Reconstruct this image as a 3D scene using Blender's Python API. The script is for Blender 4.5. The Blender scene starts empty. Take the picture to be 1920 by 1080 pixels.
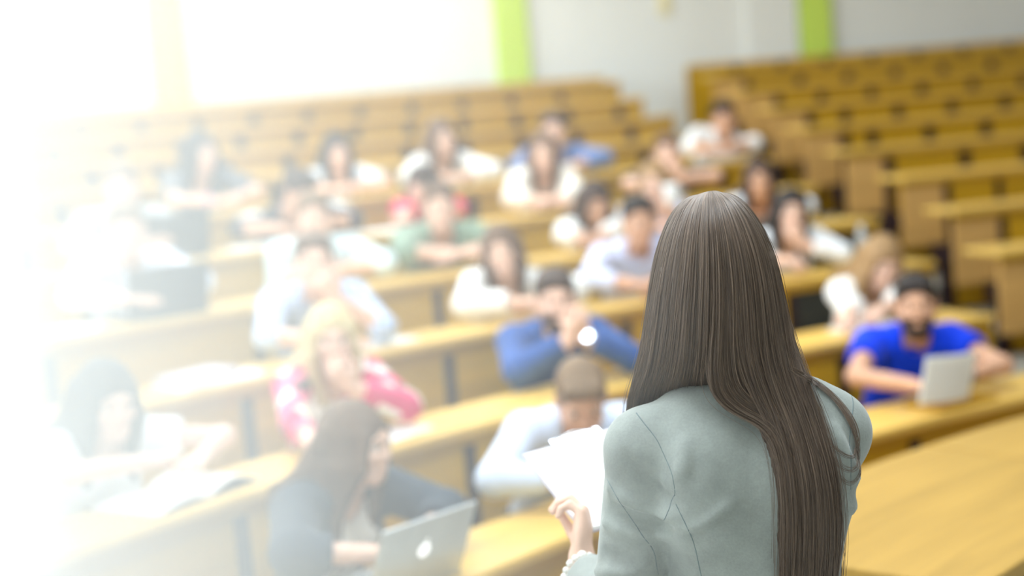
import bpy, bmesh, math, random
import numpy as np
from mathutils import Vector, Matrix

random.seed(7)
rng = np.random.default_rng(11)
C = bpy.context.scene.collection
SC = bpy.context.scene

# ------------------------------------------------------------------ camera
CAM_H, PITCH, ROLL = 1.9355, math.atan(290.7 / 2667.0), 0.0817
cam_data = bpy.data.cameras.new('camera')
cam = bpy.data.objects.new('camera', cam_data)
C.objects.link(cam)
cam_data.sensor_width = 36.0
cam_data.lens = 50.0
cam_data.clip_start = 0.05
cam.matrix_world = (Matrix.Translation((0, 0, CAM_H)) @ Matrix.Rotation(math.pi / 2 - PITCH, 4, 'X')
                    @ Matrix.Rotation(-ROLL, 4, 'Z'))
cam_data.dof.use_dof = True
cam_data.dof.focus_distance = 2.20
cam_data.dof.aperture_fstop = 1.4
SC.camera = cam

# ------------------------------------------------------------------ light and exposure
SC.view_settings.view_transform = 'Standard'
SC.view_settings.look = 'None'
SC.view_settings.gamma = 1.0
SC.view_settings.use_curve_mapping = False
SC.view_settings.exposure = 0.0
SC.cycles.volume_bounces = 10
SC.cycles.max_bounces = 12
SC.cycles.diffuse_bounces = 4
SC.cycles.use_denoising = True

world = bpy.data.worlds.new('world')
SC.world = world
world.use_nodes = True
world.node_tree.nodes['Background'].inputs['Color'].default_value = (0.85, 0.93, 1.0, 1)
world.node_tree.nodes['Background'].inputs['Strength'].default_value = 2.0


def area(name, loc, sx, sy, power, color, rot=(0, 0, 0)):
    l = bpy.data.lights.new(name, 'AREA')
    l.shape = 'RECTANGLE'
    l.size, l.size_y, l.energy, l.color = sx, sy, power, color
    o = bpy.data.objects.new(name, l)
    C.objects.link(o)
    o.location = loc
    o.rotation_euler = rot
    return o


LAMP, SIDE_L, FRONT_L = 0.262, 0.34, 0.09
WARM = (0.80, 0.91, 1.0)
COOL = (0.78, 0.90, 1.0)
# unseen ceiling lamps; front-left, lecturer and centre ones added to brighten haze, blazer, panels
for (lx, ly, pw) in ((-4.6, 2.9, 1000), (-2.6, 2.9, 1000), (-4.4, 4.8, 900), (-1.8, 4.4, 700), (-3.6, 6.6, 420), (-0.2, 5.4, 300), (2.3, 6.6, 80), (1.7, 3.4, 300),
                     (-3.9, 8.6, 360), (-0.6, 8.6, 330), (2.6, 8.6, 70), (-2.9, 11.4, 290), (-0.2, 12.0, 190), (3.0, 12.4, 56), (6.4, 8.4, 22), (-0.30, 2.30, 380), (0.6, 0.2, 40)):
    area("ceiling_lamp", (lx, ly, 4.42), 2.2, 0.9, pw * LAMP * (FRONT_L if 650 < pw < 1200 else 1.0), WARM)
# added side lamps just inside the unseen left windows, lighting haze and blazer
for wy in (-1.6, 1.6, 4.6, 7.4):
    area('window_daylight', (-7.35, wy, 2.9), 2.2, 2.0, 420 * SIDE_L, COOL, (0, -math.pi / 2, 0))

# ------------------------------------------------------------------ helpers
CX, CY = 5.328, -0.860            # common centre of the curved rows
R1, SP, RISE = 7.176, 0.814, 0.1745
D2R = math.pi / 180


def row_r(k): return R1 + SP * (k - 1)
def row_h(k): return 0.75 + RISE * (k - 1)
def pol(t, R, z): return Vector((CX + R * math.sin(t * D2R), CY + R * math.cos(t * D2R), z))


def mat(name, col, rough=0.6, spec=0.3, build=None, metallic=0.0, sheen=0.0):
    m = bpy.data.materials.new(name)
    m.use_nodes = True
    nt = m.node_tree
    b = nt.nodes['Principled BSDF']
    b.inputs['Base Color'].default_value = (*col, 1)
    b.inputs['Roughness'].default_value = rough
    b.inputs['Specular IOR Level'].default_value = spec
    b.inputs['Metallic'].default_value = metallic
    if sheen:
        b.inputs['Sheen Weight'].default_value = sheen
        b.inputs['Sheen Roughness'].default_value = 0.4
    if build:
        build(nt, b, col)
    return m


def N(nt, t, **kw):
    n = nt.nodes.new(t)
    for k, v in kw.items():
        if k in n.inputs.keys():
            n.inputs[k].default_value = v
        else:
            setattr(n, k, v)
    return n


def srgb(r, g, b):
    f = lambda c: (c / 255 / 12.92) if c / 255 <= 0.04045 else ((c / 255 + 0.055) / 1.055) ** 2.4
    return (f(r), f(g), f(b))


def noise_var(scale=(8, 8, 8), amt=0.12, bump=0.0, bscale=120.0, detail=4.0, obj_var=0.0, coord='Object'):
    def f(nt, b, col):
        tc = N(nt, 'ShaderNodeTexCoord')
        mp = N(nt, 'ShaderNodeMapping')
        mp.inputs['Scale'].default_value = scale
        nt.links.new(tc.outputs[coord], mp.inputs['Vector'])
        nz = N(nt, 'ShaderNodeTexNoise', Scale=1.0, Detail=detail, Roughness=0.6)
        nt.links.new(mp.outputs['Vector'], nz.inputs['Vector'])
        rp = N(nt, 'ShaderNodeValToRGB')
        lo = [max(0, c * (1 - amt * 1.6)) for c in col]
        hi = [min(1, c * (1 + amt * 1.6)) for c in col]
        rp.color_ramp.elements[0].position = 0.25
        rp.color_ramp.elements[1].position = 0.75
        rp.color_ramp.elements[0].color = (*lo, 1)
        rp.color_ramp.elements[1].color = (*hi, 1)
        nt.links.new(nz.outputs['Fac'], rp.inputs['Fac'])
        out = rp.outputs['Color']
        if obj_var:
            oi = N(nt, 'ShaderNodeObjectInfo')
            mr = N(nt, 'ShaderNodeMapRange')
            mr.inputs['To Min'].default_value = 1 - obj_var
            mr.inputs['To Max'].default_value = 1 + obj_var
            nt.links.new(oi.outputs['Random'], mr.inputs['Value'])
            hs = N(nt, 'ShaderNodeHueSaturation')
            nt.links.new(mr.outputs['Result'], hs.inputs['Value'])
            nt.links.new(out, hs.inputs['Color'])
            out = hs.outputs['Color']
        nt.links.new(out, b.inputs['Base Color'])
        if bump:
            n2 = N(nt, 'ShaderNodeTexNoise', Scale=bscale, Detail=3.0)
            nt.links.new(tc.outputs[coord], n2.inputs['Vector'])
            bp = N(nt, 'ShaderNodeBump', Strength=bump, Distance=0.003)
            nt.links.new(n2.outputs['Fac'], bp.inputs['Height'])
            nt.links.new(bp.outputs['Normal'], b.inputs['Normal'])
    return f


def wood(name, col, rough=0.36, along='arc', var=0.06, spec=0.4):
    def f(nt, b, c):
        tc = N(nt, 'ShaderNodeTexCoord')
        mp = N(nt, 'ShaderNodeMapping')
        if along == 'arc':      # grain follows the row: polar coordinates round the hall centre
            sep = N(nt, 'ShaderNodeSeparateXYZ')
            nt.links.new(tc.outputs['Object'], sep.inputs[0])
            at = N(nt, 'ShaderNodeMath', operation='ARCTAN2')
            nt.links.new(sep.outputs['X'], at.inputs[0])
            nt.links.new(sep.outputs['Y'], at.inputs[1])
            ln = N(nt, 'ShaderNodeVectorMath', operation='LENGTH')
            nt.links.new(tc.outputs['Object'], ln.inputs[0])
            cb = N(nt, 'ShaderNodeCombineXYZ')
            nt.links.new(at.outputs[0], cb.inputs['X'])
            nt.links.new(ln.outputs['Value'], cb.inputs['Y'])
            nt.links.new(sep.outputs['Z'], cb.inputs['Z'])
            nt.links.new(cb.outputs[0], mp.inputs['Vector'])
            mp.inputs['Scale'].default_value = (8, 22, 22)
        else:
            nt.links.new(tc.outputs['Object'], mp.inputs['Vector'])
            mp.inputs['Scale'].default_value = along
        nz = N(nt, 'ShaderNodeTexNoise', Scale=1.0, Detail=6.0, Roughness=0.65, Distortion=0.6)
        nt.links.new(mp.outputs['Vector'], nz.inputs['Vector'])
        rp = N(nt, 'ShaderNodeValToRGB')
        rp.color_ramp.elements[0].position = 0.3
        rp.color_ramp.elements[1].position = 0.72
        rp.color_ramp.elements[0].color = (*[x * 0.80 for x in c], 1)
        rp.color_ramp.elements[1].color = (*[min(1, x * 1.16) for x in c], 1)
        nt.links.new(nz.outputs['Fac'], rp.inputs['Fac'])
        oi = N(nt, 'ShaderNodeObjectInfo')
        mr = N(nt, 'ShaderNodeMapRange')
        mr.inputs['To Min'].default_value = 1 - var
        mr.inputs['To Max'].default_value = 1 + var
        nt.links.new(oi.outputs['Random'], mr.inputs['Value'])
        hs = N(nt, 'ShaderNodeHueSaturation')
        nt.links.new(mr.outputs['Result'], hs.inputs['Value'])
        nt.links.new(rp.outputs['Color'], hs.inputs['Color'])
        nt.links.new(hs.outputs['Color'], b.inputs['Base Color'])
        bp = N(nt, 'ShaderNodeBump', Strength=0.08, Distance=0.002)
        nt.links.new(nz.outputs['Fac'], bp.inputs['Height'])
        nt.links.new(bp.outputs['Normal'], b.inputs['Normal'])
    return mat(name, col, rough, spec, f)


M = {}
M['desk'] = wood('varnished_desk_wood', srgb(226, 184, 92), 0.34)
M['panel'] = wood('panel_wood', srgb(196, 152, 36), 0.5, spec=0.16)
M['apron'] = wood('apron_wood', srgb(186, 142, 42), 0.5, spec=0.16)
M['ply'] = wood('light_plywood', srgb(214, 168, 100), 0.45)  # panel wood in a lighter tone, aisle light put into the colour
M['table'] = wood('lecture_table_wood', srgb(174, 138, 68), 0.42, spec=0.25)
M['post'] = mat('dark_maroon_steel', srgb(46, 30, 33), 0.5, 0.25, noise_var((30, 30, 30), 0.15))
M['void'] = mat('dark_grey_panel', srgb(56, 56, 50), 0.7, 0.2, noise_var((12, 12, 12), 0.1))  # dark grey that stands for shade in open bays and under the table
M['riser'] = mat('grey_riser', srgb(104, 102, 92), 0.7, 0.2, noise_var((6, 6, 6), 0.12))  # riser grey darkened, its shade put into the colour
M['tread'] = mat('pale_terrazzo', srgb(206, 206, 198), 0.5, 0.3, noise_var((40, 40, 40), 0.10, coord='Object'))
M['wall'] = mat('white_wall_paint', srgb(236, 236, 232), 0.85, 0.1, noise_var((0.6, 0.6, 0.6), 0.02, 0.05, 90))
M['green'] = mat('lime_green_paint', srgb(206, 232, 106), 0.8, 0.1, noise_var((2, 2, 2), 0.03))
M['ceiling'] = mat('ceiling_paint', srgb(235, 235, 232), 0.9, 0.1, noise_var((1, 1, 1), 0.02))
M['frame'] = mat('window_frame_paint', srgb(225, 225, 222), 0.5, 0.3, noise_var((5, 5, 5), 0.03))
M['paper'] = mat('white_paper', srgb(246, 246, 244), 0.8, 0.1, noise_var((9, 9, 9), 0.01))
M['black'] = mat('black_plastic', srgb(38, 40, 42), 0.4, 0.4, noise_var((20, 20, 20), 0.1))
M['silver'] = mat('brushed_aluminium', srgb(196, 200, 202), 0.35, 0.5, noise_var((60, 3, 3), 0.05), metallic=0.55)
M['keys'] = mat('dark_keys', srgb(60, 60, 64), 0.6, 0.3, noise_var((50, 50, 50), 0.1))
M['screen'] = mat('laptop_screen', srgb(70, 80, 95), 0.25, 0.5, noise_var((3, 3, 3), 0.2))
M['pearl'] = mat('pearl', srgb(240, 238, 230), 0.2, 0.6, noise_var((20, 20, 20), 0.03))
M['steel'] = mat('polished_steel', srgb(205, 208, 212), 0.18, 0.6, noise_var((20, 20, 20), 0.05), metallic=0.9)
M['mirror'] = mat('watch_glass', srgb(225, 228, 232), 0.08, 0.8, noise_var((20, 20, 20), 0.02), metallic=1.0)
M['purple'] = mat('purple_rubber', srgb(170, 100, 200), 0.6, 0.3, noise_var((20, 20, 20), 0.05))
M['cup'] = mat('white_ceramic', srgb(244, 244, 242), 0.3, 0.5, noise_var((5, 5, 5), 0.01))
M['emblem'] = mat('backlit_emblem', srgb(250, 250, 250), 0.4, 0.3, noise_var((5, 5, 5), 0.01))
M['emblem'].node_tree.nodes['Principled BSDF'].inputs['Emission Color'].default_value = (1, 1, 1, 1)
M['emblem'].node_tree.nodes['Principled BSDF'].inputs['Emission Strength'].default_value = 1.2
M['slate'] = mat('dark_blue_cover', srgb(84, 88, 108), 0.5, 0.3, noise_var((20, 20, 20), 0.1))
M['lilac_cover'] = mat('greyish_lilac_cover', srgb(196, 186, 196), 0.6, 0.3, noise_var((20, 20, 20), 0.06))
M['notice'] = mat('cream_notice_paper', srgb(236, 224, 180), 0.8, 0.1, noise_var((9, 9, 9), 0.05))


def obj(name, me, m=None, parent=None, loc=None, smooth=True):
    if isinstance(me, bmesh.types.BMesh):
        bm = me
        me = bpy.data.meshes.new(name)
        bm.normal_update()
        bm.to_mesh(me)
        bm.free()
    if m is not None:
        for q in (m if isinstance(m, (list, tuple)) else [m]):
            me.materials.append(q)
    if smooth == 'auto':
        pass
    o = bpy.data.objects.new(name, me)
    C.objects.link(o)
    if parent is not None:
        o.parent = parent
    if loc is not None:
        o.location = loc
    return o


def tag(o, label=None, cat=None, group=None, kind=None):
    if label: o['label'] = label
    if cat: o['category'] = cat
    if group: o['group'] = group
    if kind: o['kind'] = kind
    return o


def empty(name, loc=(0, 0, 0), rz=0.0):
    o = bpy.data.objects.new(name, None)
    C.objects.link(o)
    o.empty_display_size = 0.1
    o.location = loc
    o.rotation_euler = (0, 0, rz)
    return o


def add_box(bm, x0, x1, y0, y1, z0, z1, mi=0, M4=None):
    vs = [Vector((x, y, z)) for z in (z0, z1) for y in (y0, y1) for x in (x0, x1)]
    if M4 is not None:
        vs = [M4 @ v for v in vs]
    v = [bm.verts.new(p) for p in vs]
    for f in ((0, 2, 3, 1), (4, 5, 7, 6), (0, 1, 5, 4), (2, 6, 7, 3), (0, 4, 6, 2), (1, 3, 7, 5)):
        bm.faces.new([v[i] for i in f]).material_index = mi
    return v


def bevel(bm, w, seg=2):
    bmesh.ops.bevel(bm, geom=[e for e in bm.edges if len(e.link_faces) == 2 and e.calc_face_angle(0) > 0.6],
                    offset=w, segments=seg, affect='EDGES', profile=0.7)
    return bm


def arc_box(bm, Ra, Rb, z0, z1, t0, t1, n=None, mi=0):
    """an annular slab in hall-centre coordinates (angles in degrees, clockwise from +y)"""
    n = n or max(1, int(abs(t1 - t0) / 2.0))
    rings = []
    for i in range(n + 1):
        t = (t0 + (t1 - t0) * i / n) * D2R
        s, c = math.sin(t), math.cos(t)
        rings.append([bm.verts.new((R * s, R * c, z)) for (R, z) in ((Ra, z0), (Rb, z0), (Rb, z1), (Ra, z1))])
    for i in range(n):
        a, b = rings[i], rings[i + 1]
        for j in range(4):
            k = (j + 1) % 4
            bm.faces.new((a[j], a[k], b[k], b[j])).material_index = mi
    bm.faces.new(rings[0][::-1]).material_index = mi
    bm.faces.new(rings[-1]).material_index = mi
    bmesh.ops.recalc_face_normals(bm, faces=bm.faces)
    return bm


def tube_pts(bm, pts, r, seg=8, mi=0, caps=True):
    pts = [Vector(p) for p in pts]
    n = len(pts)
    rr = r if isinstance(r, (list, tuple)) else [r] * n
    rings = []
    up = Vector((0, 0, 1))
    for i, p in enumerate(pts):
        d = (pts[min(i + 1, n - 1)] - pts[max(i - 1, 0)]).normalized()
        u = d.cross(up)
        if u.length < 1e-3:
            u = d.cross(Vector((0, 1, 0)))
        u.normalize()
        w = d.cross(u)
        rings.append([bm.verts.new(p + (u * math.cos(a) + w * math.sin(a)) * rr[i])
                      for a in [2 * math.pi * j / seg for j in range(seg)]])
    for i in range(n - 1):
        for j in range(seg):
            k = (j + 1) % seg
            f = bm.faces.new((rings[i][j], rings[i][k], rings[i + 1][k], rings[i + 1][j]))
            f.material_index = mi
            f.smooth = True
    if caps:
        bm.faces.new(rings[0][::-1]).material_index = mi
        bm.faces.new(rings[-1]).material_index = mi
    bmesh.ops.recalc_face_normals(bm, faces=bm.faces)
    return bm


def struct(name, me, m, parent=None, loc=None):
    o = obj(name, me, m, parent, loc)
    if parent is None:
        o['kind'] = 'structure'
    return o

# ------------------------------------------------------------------ the setting
HC = (CX, CY, 0)
bm = bmesh.new(); add_box(bm, -7.7, 13.4, -4.2, 16.2, -0.12, 0.0)
struct('floor', bm, M['tread'])
bm = bmesh.new(); add_box(bm, -7.7, 13.4, -4.2, 16.2, 4.5, 4.62)
struct('ceiling', bm, M['ceiling'])


def th_left(R):
    return max(-60.0, -math.degrees(math.asin(min(1, 12.35 / R))))


for k in range(2, 12):
    R, F = row_r(k), row_h(k) - 0.75
    Rb = row_r(k + 1) + 0.075 if k < 11 else 15.60
    t0, t1 = th_left(Rb) + 0.2, 28
    bm = arc_box(bmesh.new(), R + 0.075, Rb, F - 0.30, F, t0, t1, 40)
    t = struct('floor_tier', bm, M['tread'], loc=HC)
    bm = arc_box(bmesh.new(), R + 0.066, R + 0.0745, F - RISE, F - 0.012, t0, t1, 40)
    struct('floor_riser', bm, M['riser'], parent=t)

bm = arc_box(bmesh.new(), 15.62, 15.80, 0, 4.5, -56, 33, 60)
struct('wall_back', bm, M['wall'], loc=HC)
for i, t in enumerate((-31.4, -19.25, -7.55)):
    bm = arc_box(bmesh.new(), 15.54, 15.62, 0, 4.5, t - 0.61, t + 0.61, 3)
    bevel(bm, 0.008, 1)
    struct('trim_%d' % (i + 1), bm, M['green'], loc=HC)
bm = arc_box(bmesh.new(), 15.565, 15.62, 0, 4.5, -10.2, -8.25, 3)
struct('trim_4', bm, M['wall'], loc=HC)

# unseen left wall; its four windows are added for the side light
WIN = (-1.6, 1.6, 4.6, 7.4)
bm = bmesh.new()
edges = [-4.2]
for wy in WIN:
    edges += [wy - 1.05, wy + 1.05]
edges.append(9.2)
for a, b in zip(edges[0::2], edges[1::2]):
    add_box(bm, -7.7, -7.5, a, b, 0, 4.5)
for wy in WIN:
    add_box(bm, -7.7, -7.5, wy - 1.05, wy + 1.05, 0, 1.9)
    add_box(bm, -7.7, -7.5, wy - 1.05, wy + 1.05, 3.95, 4.5)
struct('wall_left', bm, M['wall'])
M['glass'] = bpy.data.materials.new('window_glass')
M['glass'].use_nodes = True
_nt = M['glass'].node_tree
_nt.nodes.remove(_nt.nodes['Principled BSDF'])
_tr, _gl, _mx = N(_nt, 'ShaderNodeBsdfTransparent'), N(_nt, 'ShaderNodeBsdfGlossy', Roughness=0.03), N(_nt, 'ShaderNodeMixShader', Fac=0.06)
_nt.links.new(_tr.outputs[0], _mx.inputs[1]); _nt.links.new(_gl.outputs[0], _mx.inputs[2])
_nt.links.new(_mx.outputs[0], _nt.nodes['Material Output'].inputs['Surface'])
for i, wy in enumerate(WIN):
    bm = bmesh.new()
    for a, b, c, d in ((wy - 1.05, wy - 0.99, 1.9, 3.95), (wy + 0.99, wy + 1.05, 1.9, 3.95),
                       (wy - 0.99, wy + 0.99, 1.9, 1.96), (wy - 0.99, wy + 0.99, 3.89, 3.95), (wy - 0.025, wy + 0.025, 1.96, 3.89)):
        add_box(bm, -7.63, -7.55, a, b, c, d)
    w = struct('window_%d' % (i + 1), bm, M['frame'])
    for s in (-1, 1):
        bm = bmesh.new()
        y0, y1 = sorted((wy + s * 0.025, wy + s * 0.99))
        add_box(bm, -7.595, -7.585, y0, y1, 1.96, 3.89)
        obj('pane', bm, M['glass'], w)
    bm = bmesh.new(); add_box(bm, -7.52, -7.40, wy - 1.12, wy + 1.12, 1.86, 1.90)
    obj('window_sill', bm, M['frame'], w)
bm = bmesh.new(); add_box(bm, 13.2, 13.4, -4.2, 14.2, 0, 4.5)
struct('wall_right', bm, M['wall'])
bm = bmesh.new(); add_box(bm, -7.7, 13.4, -4.4, -4.2, 0, 4.5)
struct('wall_front', bm, M['wall'])

# ------------------------------------------------------------------ curved desk rows
ORD = ['', 'front', 'second', 'third', 'fourth', 'fifth', 'sixth', 'seventh', 'eighth', 'ninth', 'tenth', 'rearmost']
END_L = {1: -25.0, 2: -22.9, 3: -20.7, 4: -19.2, 5: -18.7, 6: -17.9, 7: -17.9, 8: -17.7, 9: -17.3, 10: -16.8, 11: -16.2}
END_R = {1: -20.5, 2: -19.2, 3: -18.0, 4: -16.2, 5: -15.3, 6: -15.0, 7: -14.5, 8: -13.9, 9: -13.5, 10: -13.2, 11: -12.9}


def rot_to(o, t):
    o.rotation_euler = (0, 0, -t * D2R)
    return o


def lecture_row(k, side):
    R, h = row_r(k), row_h(k)
    Fp = max(0.0, h - 0.75 - RISE)
    if side == 'left':
        t0, t1 = th_left(R + 0.5) + 1.0, END_L[k]
    else:
        t0, t1 = END_R[k], 22.0
    tm = 0.5 * (t0 + t1)
    base = pol(tm, R + 0.1, Fp)
    root = empty('lecture_desk', base)
    lab = {'left': 'curved wooden desk row left of the aisle, %s from the front',
           'right': 'curved wooden desk row right of the aisle, %s from the front'}[side] % ORD[k]
    if k == 1:
        lab = lab.replace('front from the front', 'nearest the lecturer')
    if k == 11:
        lab = {'left': 'plain wooden back rail behind the top row, left of the aisle',
               'right': 'plain wooden back rail behind the top row, right of the aisle'}[side]
    tag(root, lab, 'desk' if k < 11 else 'bench', 'curved desk rows')
    off = Vector(HC) - base

    def part(name, bm, m, t=None, me=None):
        o = obj(name, me if me is not None else bm, m if me is None else None, root)
        o.location = off
        if t is not None:
            rot_to(o, t)
        return o
    dr = math.degrees(1.0 / R)
    if k < 11:
        bm = arc_box(bmesh.new(), R, R + 0.33, h - 0.034, h, t0, t1)
        bevel(bm, 0.006, 1)
        part('desk_top', bm, M['desk'])
        part('apron', arc_box(bmesh.new(), R + 0.014, R + 0.030, h - 0.062, h - 0.034, t0 + 0.1, t1 - 0.1), M['apron'])
        part('rail', arc_box(bmesh.new(), R + 0.020, R + 0.034, h - 0.070, h - 0.062, t0 + 0.1, t1 - 0.1), M['apron'])
        ztop, zbot = h - 0.070, Fp + 0.02
    else:
        zt = 2.40 if side == 'left' else 2.45
        part('top_rail', arc_box(bmesh.new(), R - 0.005, R + 0.07, zt - 0.03, zt, t0, t1), M['desk'])
        ztop, zbot = zt - 0.03, 1.58
    w = 1.0 if k <= 5 else 0.47
    o0 = -0.07 if k <= 5 else -0.13
    joints = []
    j = math.ceil((t0 / dr - o0) / w)
    while (o0 + j * w) * dr < t1 - 0.12 * dr:
        t = (o0 + j * w) * dr
        if t > t0 + 0.12 * dr:
            joints.append(t)
        j += 1
    pw = 0.045 if k <= 5 else 0.075
    if side == 'right' and k < 11:
        tb = t0 + 0.34 * dr
        joints = [tb] + [t for t in joints if t > tb + 0.2 * dr]
    # posts share one mesh, turned round the hall centre
    pm = None
    for t in joints:
        if pm is None:
            bm = bmesh.new(); add_box(bm, -pw / 2, pw / 2, R + 0.022, R + 0.062, zbot, ztop)
            bevel(bm, 0.004, 1)
            o = part('post', bm, M['post'], t); pm = o.data
        else:
            part('post', None, None, t, pm)
    gap = (pw / 2 + 0.004) * dr
    cuts = [t0] + joints + [t1]
    shared = {}
    for i in range(len(cuts) - 1):
        a = cuts[i] + (gap if i > 0 else 0.05)
        b = cuts[i + 1] - (gap if i < len(cuts) - 2 else 0.05)
        mt, z0 = M['panel'], zbot
        if side == 'right' and i == 0 and k < 11:
            mt, z0 = M['ply'], h - 0.46
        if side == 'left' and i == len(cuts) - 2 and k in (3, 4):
            mt = M['void']  # dark sheet put where the end bay is open and shaded
        key = (round(b - a, 3), mt.name)
        if key in shared:
            part('front_panel', None, None, 0.5 * (a + b), shared[key])
            continue
        hw = 0.5 * (b - a)
        bm = arc_box(bmesh.new(), R + 0.034, R + 0.052, z0, ztop - 0.002, -hw, hw, 3 if hw > 1.5 else 1)
        o = part('front_panel', bm, mt, 0.5 * (a + b))
        shared[key] = o.data
        if side == 'right' and i == 0:
            o['label'] = 'lighter plywood end panel beside the aisle'
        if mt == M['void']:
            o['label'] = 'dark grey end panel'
    if k >= 2 and k < 12:
        zs = Fp + 0.45
        a = t0 + (0.36 * dr if side == 'right' else 0.3)
        part('bench_seat', arc_box(bmesh.new(), R - 0.34, R + 0.022, zs - 0.03, zs, a, t1 - 0.3), M['desk'])
        if side == 'right':
            bm = bmesh.new()
            add_box(bm, -0.018, 0.018, R - 0.32, R + 0.02, zs - 0.10, zs + 0.02)
            add_box(bm, -0.015, 0.015, R - 0.12, R - 0.06, Fp + 0.002, zs - 0.10)
            part('seat_bracket', bm, M['post'], a - 0.15 * dr)
    if side == 'left' or k == 11:
        for te in ((t1 - 0.12 * dr * 0.2,) if side == 'left' else (t0,)):
            bm = bmesh.new(); add_box(bm, -0.016, 0.016, R + 0.02, R + (0.30 if k < 11 else 0.06), zbot, ztop + 0.07 if k < 11 else ztop)
            part('end_panel', bm, M['panel'], te)
    return root


for k in range(1, 12):
    lecture_row(k, 'left')
    lecture_row(k, 'right')

# ------------------------------------------------------------------ signed-distance modelling (bodies, clothes, hair as continuous surfaces)
def V3(*a): return np.array(a, float)


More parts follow.
